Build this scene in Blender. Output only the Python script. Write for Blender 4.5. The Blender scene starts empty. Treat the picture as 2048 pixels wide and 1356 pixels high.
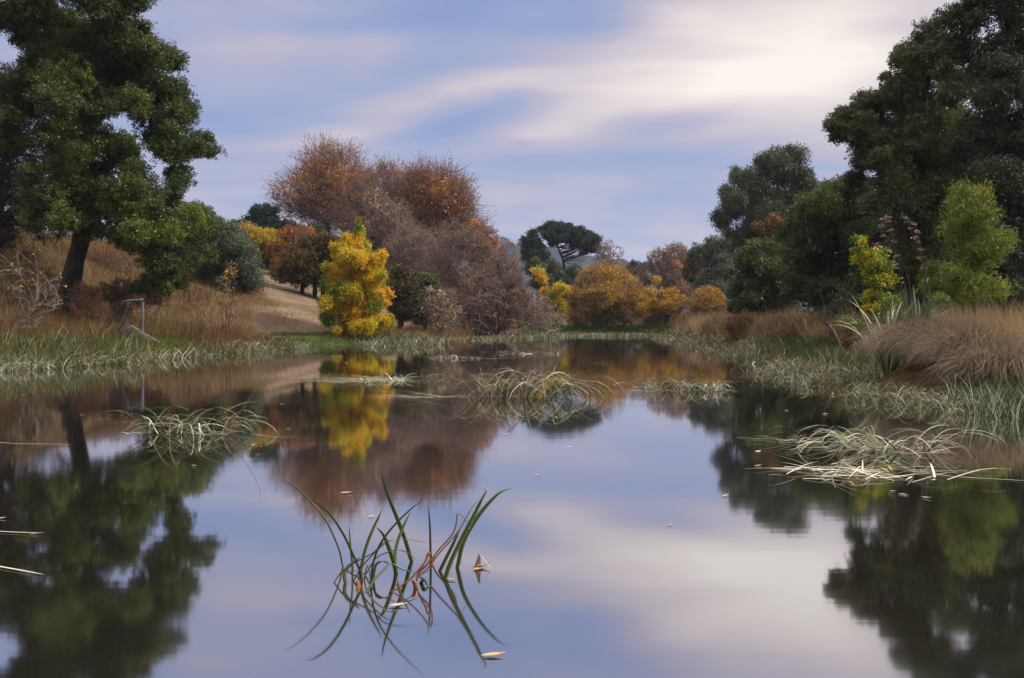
import bpy, math, random
import numpy as np
from math import radians, pi, sin, cos

rng = np.random.default_rng(11)
random.seed(11)
scene = bpy.context.scene
COL = scene.collection

# ---------------------------------------------------------------- camera
F = 1820.0      # focal length in pixels of a 2048 px wide picture
CH = 1.30       # camera height above the water
HY = 645.0      # picture row of the horizon
cam_d = bpy.data.cameras.new("camera")
cam_d.sensor_width = 36.0
cam_d.lens = 36.0 * F / 2048.0
cam_d.shift_y = -(678.0 - HY) / 2048.0
cam_d.clip_start = 0.05
cam_d.clip_end = 9000.0
cam = bpy.data.objects.new("camera", cam_d)
cam.location = (0, 0, CH)
cam.rotation_euler = (radians(90), 0, 0)
COL.objects.link(cam)
scene.camera = cam
scene.render.resolution_x = 1024
scene.render.resolution_y = 678
scene.view_settings.view_transform = 'Standard'
scene.view_settings.look = 'None'
scene.view_settings.exposure = 0.1
scene.view_settings.gamma = 1.0
scene.cycles.max_bounces = 5
scene.cycles.diffuse_bounces = 2
scene.cycles.glossy_bounces = 3
scene.cycles.transmission_bounces = 3
scene.cycles.transparent_max_bounces = 4
scene.cycles.caustics_reflective = False
scene.cycles.caustics_refractive = False
scene.cycles.use_denoising = True


def lin(r, g, b):
    f = lambda c: (c / 255.0) / 12.92 if c / 255.0 <= 0.04045 else ((c / 255.0 + 0.055) / 1.055) ** 2.4
    return (f(r), f(g), f(b), 1.0)


def pxdir(px, py):
    v = np.array([(px - 1024) / F, 1.0, (HY - py) / F])
    return v / np.linalg.norm(v)


HAZE = 0.00016
SUN_AZ = radians(92)     # measured from the view direction (+Y) towards the right (+X)
SUN_EL = radians(38)

# ---------------------------------------------------------------- world
world = bpy.data.worlds.new("World")
scene.world = world
world.use_nodes = True
wt = world.node_tree
wt.nodes.clear()


class NT:
    """small helper for building node trees"""
    def __init__(self, tree):
        self.t = tree

    def n(self, typ, **kw):
        nd = self.t.nodes.new(typ)
        for k, v in kw.items():
            setattr(nd, k, v)
        return nd

    def l(self, a, b):
        self.t.links.new(a, b)

    def math(self, op, a, b=None, c=None, clamp=False):
        nd = self.n('ShaderNodeMath', operation=op, use_clamp=clamp)
        for i, v in enumerate((a, b, c)):
            if v is None:
                continue
            if isinstance(v, (int, float)):
                nd.inputs[i].default_value = v
            else:
                self.l(v, nd.inputs[i])
        return nd.outputs[0]

    def vmath(self, op, a, b):
        nd = self.n('ShaderNodeVectorMath', operation=op)
        for i, v in enumerate((a, b)):
            if isinstance(v, (tuple, list, np.ndarray)):
                nd.inputs[i].default_value = tuple(float(q) for q in v)
            else:
                self.l(v, nd.inputs[i])
        return nd.outputs['Value'] if op in ('DOT_PRODUCT', 'LENGTH') else nd.outputs[0]

    def mix(self, fac, a, b, blend='MIX'):
        nd = self.n('ShaderNodeMix', data_type='RGBA', blend_type=blend)
        for s, v in ((nd.inputs[0], fac), (nd.inputs[6], a), (nd.inputs[7], b)):
            if isinstance(v, (int, float)):
                s.default_value = v
            elif isinstance(v, (tuple, list)):
                s.default_value = v
            else:
                self.l(v, s)
        return nd.outputs[2]

    def mapr(self, v, a, b, c=0.0, d=1.0, smooth=True):
        nd = self.n('ShaderNodeMapRange', interpolation_type='SMOOTHSTEP' if smooth else 'LINEAR')
        self.l(v, nd.inputs[0])
        for i, q in enumerate((a, b, c, d)):
            nd.inputs[i + 1].default_value = q
        return nd.outputs[0]


W = NT(wt)
tc = W.n('ShaderNodeTexCoord')
dirv = tc.outputs['Generated']
sky = W.n('ShaderNodeTexSky', sky_type='NISHITA')
sky.sun_disc = False
sky.sun_elevation = SUN_EL
sky.sun_rotation = SUN_AZ
sky.air_density = 1.2
sky.dust_density = 1.5
bg_sky = W.n('ShaderNodeBackground')
bg_sky.inputs['Strength'].default_value = 0.1
W.l(sky.outputs[0], bg_sky.inputs['Color'])

# thin streaky cloud deck: noise in the plane of the clouds (direction / height)
sep = W.n('ShaderNodeSeparateXYZ')
W.l(dirv, sep.inputs[0])
zz = W.math('ADD', W.math('ABSOLUTE', sep.outputs[2]), 0.16)
cu = W.math('DIVIDE', sep.outputs[0], zz)
cv = W.math('DIVIDE', sep.outputs[1], zz)
comb = W.n('ShaderNodeCombineXYZ')
W.l(cu, comb.inputs[0]); W.l(cv, comb.inputs[1])
mp = W.n('ShaderNodeMapping')
mp.inputs['Rotation'].default_value = (0, 0, radians(28))
mp.inputs['Scale'].default_value = (0.42, 1.15, 1)
W.l(comb.outputs[0], mp.inputs[0])
nz = W.n('ShaderNodeTexNoise')
nz.inputs['Scale'].default_value = 1.0
nz.inputs['Detail'].default_value = 3.5
nz.inputs['Roughness'].default_value = 0.5
nz.inputs['Distortion'].default_value = 0.7
W.l(mp.outputs[0], nz.inputs['Vector'])
nz2 = W.n('ShaderNodeTexNoise')
nz2.inputs['Scale'].default_value = 2.6
nz2.inputs['Detail'].default_value = 3.0
nz2.inputs['Distortion'].default_value = 1.0
W.l(mp.outputs[0], nz2.inputs['Vector'])
warp = W.vmath('SUBTRACT', nz.outputs['Color'], (0.5, 0.5, 0.5))
warp2 = W.n('ShaderNodeVectorMath', operation='SCALE')
W.l(warp, warp2.inputs[0]); warp2.inputs['Scale'].default_value = 0.16
dwarp = W.vmath('ADD', dirv, warp2.outputs[0])


def blob(px, py, rx, ry, rot, inner=0.0):
    """soft elliptical patch of sky round a direction; rot in degrees, up-right positive"""
    c = pxdir(px, py)
    right = np.cross(c, (0, 0, 1)); right /= np.linalg.norm(right)
    up = np.cross(right, c)
    a = radians(rot)
    u = right * cos(a) + up * sin(a)
    v = -right * sin(a) + up * cos(a)
    d = W.vmath('SUBTRACT', dwarp, c)
    du = W.vmath('DOT_PRODUCT', d, u * (F / rx))
    dv = W.vmath('DOT_PRODUCT', d, v * (F / ry))
    dw = W.vmath('DOT_PRODUCT', d, c * 1.2)
    cb = W.n('ShaderNodeCombineXYZ')
    W.l(du, cb.inputs[0]); W.l(dv, cb.inputs[1]); W.l(dw, cb.inputs[2])
    ln = W.vmath('LENGTH', cb.outputs[0], (0, 0, 0))
    return W.mapr(ln, inner, 1.0, 1.0, 0.0)


# brightness index of the cloud deck: 0 blue gap, 1 bright cream cloud
base_i = W.mapr(nz.outputs[0], 0.3, 0.7, 0.26, 0.50)
idx = W.math('ADD', base_i, W.mapr(nz2.outputs[0], 0.3, 0.7, -0.07, 0.07))
nz3 = W.n('ShaderNodeTexNoise')
nz3.inputs['Scale'].default_value = 7.0
nz3.inputs['Detail'].default_value = 4.0
nz3.inputs['Distortion'].default_value = 0.4
mp3 = W.n('ShaderNodeMapping'); mp3.inputs['Rotation'].default_value = (0, radians(-18), 0); mp3.inputs['Scale'].default_value = (0.55, 1, 1.5)
W.l(dirv, mp3.inputs[0]); W.l(mp3.outputs[0], nz3.inputs['Vector'])
idx = W.math('ADD', idx, W.mapr(nz3.outputs[0], 0.3, 0.7, -0.075, 0.075))
for (px, py, rx, ry, rot, amt) in [
    (1640, 90, 620, 300, 8, 0.44),      # glow of the hidden sun
    (1720, 60, 300, 220, 0, 0.10),
    (1150, 110, 420, 130, 14, 0.22),
    (860, 180, 380, 75, 22, 0.22),
    (600, 110, 330, 130, 12, 0.18),
    (620, 285, 330, 55, 6, 0.08),
    (430, 60, 200, 120, 0, 0.10),
    (1250, 200, 420, 75, 14, 0.14),
    (940, 245, 230, 62, 14, -0.28),
    (440, 235, 300, 60, 10, -0.20),
    (760, 20, 300, 50, 8, -0.17),
    (1180, 8, 260, 40, 4, -0.14),
    (1330, 232, 190, 45, 8, -0.16),
    (1000, 365, 500, 75, 4, -0.24),
    (1300, 400, 420, 90, 4, -0.12),
    (480, 380, 260, 60, 4, -0.10),
]:
    idx = W.math('MULTIPLY_ADD', blob(px, py, rx, ry, rot), amt, idx)
ramp = W.n('ShaderNodeValToRGB')
W.l(idx, ramp.inputs[0])
cr = ramp.color_ramp
cr.elements[0].position = 0.0; cr.elements[0].color = lin(124, 144, 190)
cr.elements[1].position = 1.0; cr.elements[1].color = lin(252, 243, 234)
for p_, c_ in ((0.16, (134, 153, 200)), (0.34, (156, 164, 199)), (0.52, (184, 177, 197)), (0.72, (218, 206, 209)), (0.86, (237, 226, 219))):
    e = cr.elements.new(p_); e.color = lin(*c_)
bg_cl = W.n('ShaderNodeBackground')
zen = W.mapr(sep.outputs[2], .40, .80, 1.0, 2.6)   # unseen sky overhead brightened to lift the ambient light on the foliage
back_ = W.mapr(sep.outputs[1], -.05, -.6, 0.0, 0.6)  # unseen sky behind the camera brightened as added fill
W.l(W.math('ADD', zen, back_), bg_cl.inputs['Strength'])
W.l(W.mix(W.mapr(sep.outputs[2], .38, .7), ramp.outputs[0], (.86, .80, .74, 1)), bg_cl.inputs['Color'])  # overhead sky out of view turned warm white to warm the ambient light
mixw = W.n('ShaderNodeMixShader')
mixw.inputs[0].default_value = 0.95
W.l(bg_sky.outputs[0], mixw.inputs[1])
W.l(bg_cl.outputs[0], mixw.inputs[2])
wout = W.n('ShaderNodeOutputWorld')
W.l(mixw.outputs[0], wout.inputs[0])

# ---------------------------------------------------------------- sun (behind thin cloud, right)
sun_d = bpy.data.lights.new("sun", 'SUN')
sun_d.energy = 4.6
sun_d.angle = radians(9)
sun_d.color = (1.0, 0.90, 0.74)
sun = bpy.data.objects.new("sun", sun_d)
from mathutils import Vector
sdir = Vector((sin(SUN_AZ) * cos(SUN_EL), cos(SUN_AZ) * cos(SUN_EL), sin(SUN_EL)))
sun.rotation_euler = sdir.to_track_quat('Z', 'Y').to_euler()
sun.location = (40, 20, 40)
COL.objects.link(sun)

# ---------------------------------------------------------------- helpers: picture -> world
def P(px, py, D):
    return np.array([(px - 1024) / F * D, D, CH - (py - HY) / F * D])


def G(px, py):
    D = F * CH / (py - HY)
    return np.array([(px - 1024) / F * D, D])


# ---------------------------------------------------------------- helpers: objects
def tag(o, label=None, cat=None, group=None, kind=None):
    if label: o['label'] = label
    if cat: o['category'] = cat
    if group: o['group'] = group
    if kind: o['kind'] = kind
    return o


def empty(name, loc, label, cat, group=None):
    o = bpy.data.objects.new(name, None)
    o.location = tuple(float(v) for v in loc)
    o.empty_display_size = 0.3
    COL.objects.link(o)
    return tag(o, label, cat, group)


class Geo:
    """collects vertices and quads / triangles with a tint per face"""
    def __init__(self):
        self.v = []; self.q = []; self.t = []; self.qt = []; self.tt = []; self.nv = 0

    def quads(self, v, q, tint):
        v = np.asarray(v, dtype=np.float32).reshape(-1, 3)
        q = np.asarray(q, dtype=np.int64).reshape(-1, 4)
        self.v.append(v); self.q.append(q + self.nv); self.nv += len(v)
        self.qt.append(np.broadcast_to(np.asarray(tint, dtype=np.float32), (len(q),)))

    def tris(self, v, t, tint):
        v = np.asarray(v, dtype=np.float32).reshape(-1, 3)
        t = np.asarray(t, dtype=np.int64).reshape(-1, 3)
        self.v.append(v); self.t.append(t + self.nv); self.nv += len(v)
        self.tt.append(np.broadcast_to(np.asarray(tint, dtype=np.float32), (len(t),)))

    def build(self, name, mat, parent=None, smooth=False, origin=None):
        if not self.v:
            return None
        v = np.concatenate(self.v)
        if parent is not None:
            v = v - np.array(parent.location, dtype=np.float32)
        elif origin is not None:
            v = v - np.array(origin, dtype=np.float32)
        nq = sum(len(a) for a in self.q); nt = sum(len(a) for a in self.t)
        loops = []
        if nq: loops.append(np.concatenate(self.q).ravel())
        if nt: loops.append(np.concatenate(self.t).ravel())
        loops = np.concatenate(loops).astype(np.int32)
        starts = np.concatenate([np.arange(nq) * 4, nq * 4 + np.arange(nt) * 3]).astype(np.int32)
        me = bpy.data.meshes.new(name)
        me.vertices.add(len(v)); me.vertices.foreach_set('co', v.ravel())
        me.loops.add(len(loops)); me.loops.foreach_set('vertex_index', loops)
        me.polygons.add(nq + nt); me.polygons.foreach_set('loop_start', starts)
        if smooth:
            me.polygons.foreach_set('use_smooth', np.ones(nq + nt, dtype=bool))
        at = me.attributes.new('tint', 'FLOAT', 'FACE')
        at.data.foreach_set('value', np.concatenate(self.qt + self.tt).astype(np.float32))
        me.update(calc_edges=True)
        me.materials.append(mat)
        o = bpy.data.objects.new(name, me)
        COL.objects.link(o)
        if parent is not None:
            o.parent = parent
        elif origin is not None:
            o.location = tuple(float(q) for q in origin)
        return o


def unit(a):
    return a / np.maximum(np.linalg.norm(a, axis=-1, keepdims=True), 1e-9)


def rand_unit(n):
    return unit(rng.normal(size=(n, 3)))


def tubes(g, paths, radii, sides=4, tint=0.5):
    """paths (N,K,3), radii (N,K)"""
    paths = np.asarray(paths, dtype=float); radii = np.asarray(radii, dtype=float)
    if paths.ndim == 2:
        paths = paths[None]; radii = radii[None]
    N, K, _ = paths.shape
    if N == 0: return
    tan = np.gradient(paths, axis=1)
    tan = unit(tan)
    ref = np.where(np.abs(tan[..., 2:3]) > 0.95, np.array([1.0, 0, 0]), np.array([0, 0, 1.0]))
    m = np.abs(tan[:, :, 2]).mean(axis=1) > 0.8
    ref = np.where(m[:, None, None], np.array([1.0, 0.02, 0]), np.array([0, 0.02, 1.0])) + np.zeros_like(tan)
    a = unit(np.cross(tan, ref)); b = np.cross(tan, a)
    ang = np.arange(sides) * 2 * pi / sides
    ring = a[:, :, None, :] * np.cos(ang)[None, None, :, None] + b[:, :, None, :] * np.sin(ang)[None, None, :, None]
    v = paths[:, :, None, :] + ring * radii[:, :, None, None]
    idx = np.arange(N * K * sides).reshape(N, K, sides)
    i0 = idx[:, :-1, :]; i1 = idx[:, 1:, :]
    q = np.stack([i0, np.roll(i0, -1, axis=2), np.roll(i1, -1, axis=2), i1], axis=-1)
    t = np.asarray(tint, dtype=float)
    if t.ndim == 1:
        t = np.repeat(t, (K - 1) * sides)
    g.quads(v.reshape(-1, 3), q.reshape(-1, 4), t)


def ribbons(g, paths, widths, side, tint=0.5):
    """flat blades: paths (N,K,3), widths (N,K), side (N,3)"""
    N, K, _ = paths.shape
    if N == 0: return
    s = side[:, None, :] * widths[:, :, None] * 0.5
    v = np.stack([paths - s, paths + s], axis=2)
    idx = np.arange(N * K * 2).reshape(N, K, 2)
    q = np.stack([idx[:, :-1, 0], idx[:, :-1, 1], idx[:, 1:, 1], idx[:, 1:, 0]], axis=-1)
    t = np.asarray(tint, dtype=float)
    if t.ndim == 1:
        t = np.repeat(t, K - 1)
    elif t.ndim == 2:
        t = t.ravel()
    g.quads(v.reshape(-1, 3), q.reshape(-1, 4), t)


def leaves(g, c, ln, wd, tint, axis=None):
    """rhombic leaves centred on c (N,3); axis gives a preferred long direction"""
    N = len(c)
    if N == 0: return
    a = rand_unit(N)
    if axis is not None:
        a = unit(a + axis)
    b = unit(np.cross(a, rand_unit(N)))
    k = rng.uniform(0.7, 1.3, (N, 1))
    a = a * ln * 0.5 * k; b = b * wd * 0.5 * k
    v = np.stack([c - a, c + b, c + a, c - b], axis=1)
    g.quads(v.reshape(-1, 3), np.arange(N * 4).reshape(N, 4), tint)


def spline(pts, n):
    """Catmull-Rom through pts (M,dim), resampled to n points"""
    pts = np.asarray(pts, dtype=float)
    p = np.vstack([2 * pts[0] - pts[1], pts, 2 * pts[-1] - pts[-2]])
    seg = np.linalg.norm(np.diff(pts, axis=0), axis=1)
    cum = np.concatenate([[0], np.cumsum(seg)])
    out = []
    for s in np.linspace(0, cum[-1], n):
        i = min(np.searchsorted(cum, s, side='right') - 1, len(pts) - 2)
        t = (s - cum[i]) / max(seg[i], 1e-9)
        a, b, c, d = p[i], p[i + 1], p[i + 2], p[i + 3]
        out.append(0.5 * (2 * b + (c - a) * t + (2 * a - 5 * b + 4 * c - d) * t * t + (3 * b - a - 3 * c + d) * t ** 3))
    return np.array(out)


def strap(g, pts, width, side, thick=0.25, tint=0.5):
    """one sword leaf with real thickness: pts (K,3), width (K,)"""
    K = len(pts)
    tan = unit(np.gradient(pts, axis=0))
    s = unit(np.cross(np.cross(tan, np.asarray(side, float)), tan))
    s = unit(np.broadcast_to(s, pts.shape))
    n = unit(np.cross(tan, s))
    w = np.asarray(width)[:, None] * 0.5
    v = np.stack([pts - s * w, pts + n * w * thick * 1.2, pts + s * w, pts + n * w * thick * 0.4 - n * w * thick], axis=1)
    idx = np.arange(K * 4).reshape(K, 4)
    i0 = idx[:-1]; i1 = idx[1:]
    q = np.stack([i0, np.roll(i0, -1, axis=1), np.roll(i1, -1, axis=1), i1], axis=-1)
    t = np.asarray(tint, dtype=float)
    if t.ndim == 1:
        t = np.repeat(t[:K - 1], 4)
    g.quads(v.reshape(-1, 3), q.reshape(-1, 4), t)


# ---------------------------------------------------------------- materials
def mat_new(name):
    m = bpy.data.materials.new(name)
    m.use_nodes = True
    m.node_tree.nodes.clear()
    return m, NT(m.node_tree)


def leafmat(name, cols, trans=0.3, gloss=0.05, rough=0.45):
    """diffuse + translucent leaf, hue picked by the tint of each leaf"""
    m, N = mat_new(name)
    at = N.n('ShaderNodeAttribute'); at.attribute_name = 'tint'
    r = N.n('ShaderNodeValToRGB')
    N.l(at.outputs['Fac'], r.inputs[0])
    cr = r.color_ramp
    k = len(cols)
    cr.elements[0].position = 0; cr.elements[0].color = tuple(cols[0]) + (1,)
    cr.elements[1].position = 1; cr.elements[1].color = tuple(cols[-1]) + (1,)
    for i in range(1, k - 1):
        e = cr.elements.new(i / (k - 1)); e.color = tuple(cols[i]) + (1,)
    d = N.n('ShaderNodeBsdfDiffuse'); N.l(r.outputs[0], d.inputs[0])
    out = N.n('ShaderNodeOutputMaterial')
    last = d.outputs[0]
    if trans > 0:
        t = N.n('ShaderNodeBsdfTranslucent'); N.l(r.outputs[0], t.inputs[0])
        mx = N.n('ShaderNodeMixShader'); mx.inputs[0].default_value = trans
        N.l(last, mx.inputs[1]); N.l(t.outputs[0], mx.inputs[2]); last = mx.outputs[0]
    if gloss > 0:
        gl = N.n('ShaderNodeBsdfGlossy'); gl.inputs['Roughness'].default_value = rough
        gl.inputs[0].default_value = (0.9, 0.9, 0.9, 1)
        mx = N.n('ShaderNodeMixShader')
        fr = N.n('ShaderNodeLayerWeight'); fr.inputs[0].default_value = 0.35
        N.l(N.math('MULTIPLY_ADD', fr.outputs['Fresnel'], gloss * 2.5, gloss), mx.inputs[0])
        N.l(last, mx.inputs[1]); N.l(gl.outputs[0], mx.inputs[2]); last = mx.outputs[0]
    N.l(last, out.inputs[0])
    return m


def barkmat(name, c1, c2, scale=9.0):
    m, N = mat_new(name)
    tcn = N.n('ShaderNodeTexCoord')
    mpn = N.n('ShaderNodeMapping'); mpn.inputs['Scale'].default_value = (1, 1, 0.22)
    N.l(tcn.outputs['Object'], mpn.inputs[0])
    nzn = N.n('ShaderNodeTexNoise'); nzn.inputs['Scale'].default_value = scale; nzn.inputs['Detail'].default_value = 6
    N.l(mpn.outputs[0], nzn.inputs['Vector'])
    c = N.mix(N.mapr(nzn.outputs[0], 0.35, 0.65), tuple(c1) + (1,), tuple(c2) + (1,))
    b = N.n('ShaderNodeBsdfPrincipled'); b.inputs['Roughness'].default_value = 0.85
    b.inputs['Specular IOR Level'].default_value = 0.2
    N.l(c, b.inputs['Base Color'])
    bp = N.n('ShaderNodeBump'); bp.inputs['Strength'].default_value = 0.7; bp.inputs['Distance'].default_value = 0.05
    N.l(nzn.outputs[0], bp.inputs['Height']); N.l(bp.outputs[0], b.inputs['Normal'])
    out = N.n('ShaderNodeOutputMaterial'); N.l(b.outputs[0], out.inputs[0])
    return m


M = {}
M['blackwood'] = leafmat('blackwood_leaf', [(.020, .032, .010), (.045, .068, .014), (.085, .115, .018), (.150, .175, .022)], .30, .012)
M['dark_ever'] = leafmat('dark_evergreen_leaf', [(.030, .038, .018), (.055, .070, .026), (.085, .105, .032), (.125, .090, .036)], .22, .012)
M['deep_ever'] = leafmat('deep_evergreen_leaf', [(.026, .038, .022), (.048, .068, .034), (.075, .102, .040)], .22, .012)
M['olive_ever'] = leafmat('olive_evergreen_leaf', [(.028, .038, .014), (.052, .074, .020), (.085, .115, .026), (.115, .080, .028)], .25, .012)
M['gum'] = leafmat('gum_leaf', [(.030, .036, .020), (.055, .068, .036), (.085, .098, .050), (.110, .080, .045)], .22, .012)
M['silver'] = leafmat('silver_wattle_leaf', [(.050, .068, .040), (.090, .115, .070), (.140, .165, .110)], .25, .012)
M['conifer'] = leafmat('conifer_leaf', [(.008, .020, .012), (.014, .036, .018), (.022, .055, .026)], .15, .012)
M['pine'] = leafmat('pine_needle', [(.008, .016, .010), (.014, .026, .014), (.026, .042, .018)], .15, .012)
M['yellow'] = leafmat('yellow_autumn_leaf', [(.055, .115, .012), (.16, .22, .014), (.45, .38, .014), (.66, .43, .012), (.64, .27, .012)], .40, .012)
M['yellow_dull'] = leafmat('dull_yellow_leaf', [(.07, .07, .02), (.25, .18, .02), (.42, .27, .02)], .35, .012)
M['golden'] = leafmat('golden_willow_leaf', [(.12, .064, .022), (.28, .15, .024), (.48, .26, .022), (.62, .40, .024)], .35, .012)
M['orange'] = leafmat('orange_leaf', [(.17, .065, .022), (.42, .14, .022), (.62, .23, .022), (.58, .32, .03)], .35, .012)
M['russet'] = leafmat('russet_leaf', [(.080, .036, .024), (.20, .078, .030), (.38, .14, .030), (.56, .23, .022)], .3, .012)
M['rust_olive'] = leafmat('rust_olive_leaf', [(.030, .030, .012), (.070, .055, .018), (.13, .075, .022), (.20, .095, .030)], .28, .012)
M['mauve'] = leafmat('mauve_twig_leaf', [(.085, .050, .046), (.165, .098, .080), (.27, .155, .10), (.42, .23, .09)], .2, .012)
M['purple'] = leafmat('purple_twig_leaf', [(.020, .012, .013), (.038, .022, .024), (.065, .034, .034)], .2, .012)
M['wattle_y'] = leafmat('young_wattle_leaf', [(.075, .115, .018), (.15, .19, .026), (.24, .27, .035), (.36, .25, .03)], .35, .012)
M['lime'] = leafmat('lime_leaf', [(.060, .105, .025), (.11, .17, .03), (.19, .24, .04)], .35, .012)
M['grass_dry'] = leafmat('dry_grass', [(.075, .042, .024), (.145, .086, .046), (.24, .155, .082), (.34, .235, .125)], .25, .012)
M['grass_brown'] = leafmat('brown_grass', [(.060, .034, .022), (.130, .070, .038), (.21, .120, .060), (.30, .185, .080), (.17, .15, .040)], .25, .012)
M['grass_right'] = leafmat('straw_grass', [(.12, .078, .045), (.22, .15, .085), (.35, .25, .135), (.50, .38, .21)], .25, .012)
M['grass_green'] = leafmat('green_grass', [(.026, .042, .014), (.052, .080, .020), (.095, .12, .030), (.19, .17, .05)], .25, .012)
M['sedge'] = leafmat('sedge_blade', [(.26, .095, .030), (.22, .17, .07), (.034, .062, .018), (.075, .115, .036), (.30, .33, .23), (.70, .68, .54)], .18, .012, .42)  # palest stops: glaucous blades with sky highlights put into the colour
M['sedge_pale'] = leafmat('pale_sedge_blade', [(.32, .17, .08), (.50, .44, .30), (.66, .62, .48), (.78, .76, .64)], .15, .05, .42)
M['flax'] = leafmat('flax_leaf', [(.035, .065, .028), (.065, .11, .042), (.14, .18, .06), (.36, .35, .15)], .1, .03, .45)
M['seed'] = leafmat('flax_seed_head', [(.08, .05, .04), (.20, .13, .11), (.36, .26, .22)], .1, .02)
M['bark_dark'] = barkmat('dark_bark', (.012, .009, .008), (.040, .028, .022))
M['bark_brown'] = barkmat('brown_bark', (.050, .036, .028), (.11, .080, .062))
M['bark_pale'] = barkmat('pale_bark', (.16, .125, .105), (.30, .25, .215))
M['bark_grey'] = barkmat('grey_bark', (.085, .066, .058), (.17, .135, .12))
M['twig_mauve'] = barkmat('mauve_twig', (.115, .080, .072), (.20, .14, .125), 3.0)
M['twig_red'] = barkmat('russet_twig', (.11, .065, .052), (.20, .12, .09), 3.0)
M['sedge_fg'] = leafmat('foreground_sedge_blade', [(.30, .11, .035), (.22, .12, .05), (.045, .070, .016), (.075, .110, .022), (.16, .20, .11), (.40, .42, .32)], .25, .008, .4)
M['tussock'] = leafmat('tussock_grass', [(.060, .044, .032), (.14, .10, .072), (.25, .185, .130), (.38, .29, .20)], .25, .01)

# ---------------------------------------------------------------- pond outline (metres, camera at 0,0 looking +Y)
SHORE = np.array([
    (-26, -12), (-22, 2), (-17.5, 14), (-15.5, 22), (-14.4, 27), (-13.4, 31), (-12.6, 35), (-11.9, 39), (-11.5, 43),
    (-11.6, 47), (-11.2, 51), (-9.6, 53.5), (-7.6, 54.5), (-5.6, 57), (-5.2, 62), (-5.0, 69), (-3.0, 79), (-1.0, 88),
    (2.0, 95), (5.0, 99), (8.5, 101), (12.0, 99), (14.5, 93), (14.0, 80), (12.4, 68), (11.8, 55), (11.5, 43), (11.7, 34),
    (10.6, 27), (8.6, 21), (7.3, 18.0), (7.9, 16.0), (9.4, 15.0), (12.5, 13), (17, 7), (21, -2), (24, -12)], dtype=float)


def sdist(x, y):
    """distance to the shore line, positive on land"""
    x = np.asarray(x, float); y = np.asarray(y, float)
    sh = x.shape
    p = np.stack([x.ravel(), y.ravel()], 1)
    best = np.full(len(p), 1e9); inside = np.zeros(len(p), bool)
    n = len(SHORE)
    for i in range(n):
        a = SHORE[i]; b = SHORE[(i + 1) % n]
        ab = b - a
        t = np.clip(((p - a) @ ab) / (ab @ ab), 0, 1)
        d = np.linalg.norm(p - a - t[:, None] * ab, axis=1)
        best = np.minimum(best, d)
        c = (a[1] > p[:, 1]) != (b[1] > p[:, 1])
        xi = a[0] + (p[:, 1] - a[1]) * ab[0] / (ab[1] if abs(ab[1]) > 1e-9 else 1e-9)
        inside ^= c & (p[:, 0] < xi)
    return np.where(inside, -best, best).reshape(sh)


def vnoise(x, y, s, seed=0):
    """cheap smooth value noise"""
    x = np.asarray(x, float) / s + seed * 17.3; y = np.asarray(y, float) / s + seed * 9.1
    xi = np.floor(x); yi = np.floor(y); xf = x - xi; yf = y - yi
    h = lambda a, b: np.modf(np.abs(np.sin(a * 127.1 + b * 311.7 + seed) * 43758.5453))[0]
    u = xf * xf * (3 - 2 * xf); v = yf * yf * (3 - 2 * yf)
    return (h(xi, yi) * (1 - u) + h(xi + 1, yi) * u) * (1 - v) + (h(xi, yi + 1) * (1 - u) + h(xi + 1, yi + 1) * u) * v


def sstep(a, b, x):
    t = np.clip((x - a) / (b - a), 0, 1)
    return t * t * (3 - 2 * t)


def gz(x, y, d=None):
    x = np.asarray(x, float); y = np.asarray(y, float)
    if d is None:
        d = sdist(x, y)
    dl = np.maximum(d, 0)
    # left bank: flat shelf then a hill
    shelf = 8.0 - 4.5 * sstep(44, 60, y)
    left = 0.10 + 0.28 * (1 - np.exp(-dl / 0.8)) + 0.07 * np.minimum(dl, shelf) + (0.50 - 0.19 * sstep(50, 62, y)) * np.maximum(dl - shelf, 0)
    left = np.where(left > 5.5, 5.5 + (1 - np.exp(-(left - 5.5) / 3.5)) * 3.5, left)
    # right bank: low step then a gentle rise
    right = 0.10 + 0.42 * (1 - np.exp(-dl / 0.6)) + 0.10 * np.minimum(dl, 9) + 0.04 * np.maximum(dl - 9, 0)
    right = np.minimum(right, 3.5)
    far = 0.15 + 0.3 * (1 - np.exp(-dl / 1.5)) + 0.02 * np.minimum(dl, 60)
    wl = 1 - sstep(-3.5, 3.5, x - 0.03 * (y - 40))
    wr = sstep(0, 9, x)
    wf = sstep(88, 112, y)
    h = left * wl + right * (1 - wl)
    h = h * (1 - wf) + (far + left * wl * 0.8) * wf
    h = h + (vnoise(x, y, 2.3, 1) - 0.5) * 0.16 * sstep(0.3, 2.5, d) + (vnoise(x, y, 9, 2) - 0.5) * 0.5 * sstep(2, 9, d)
    h = np.maximum(h, 0.06)
    under = np.maximum(-1.6, -0.05 + 0.35 * d)
    out = np.where(d > 0, h, under)
    # far away the land levels out
    r = np.hypot(x, y)
    k = sstep(250, 600, r)
    return out * (1 - k) + 4.0 * k


def g1(x, y):
    return float(gz(np.array([x]), np.array([y]))[0])


def axis_coords(lo, hi, step, far, grow=1.18):
    c = list(np.arange(lo, hi + 1e-6, step))
    s = step
    while c[-1] < far:
        s *= grow; c.append(c[-1] + s)
    s = step
    while c[0] > -far:
        s *= grow; c.insert(0, c[0] - s)
    return np.array(c)


gx = axis_coords(-42, 34, 0.45, 2100)
gy = axis_coords(-14, 112, 0.5, 2100)
X, Y = np.meshgrid(gx, gy)
DS = sdist(X, Y)
Z = gz(X, Y, DS)
v = np.stack([X, Y, Z], -1).reshape(-1, 3)
ny, nx = X.shape
idx = np.arange(ny * nx).reshape(ny, nx)
q = np.stack([idx[:-1, :-1], idx[:-1, 1:], idx[1:, 1:], idx[1:, :-1]], -1).reshape(-1, 4)
g = Geo(); g.quads(v, q, 0.5)

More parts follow.
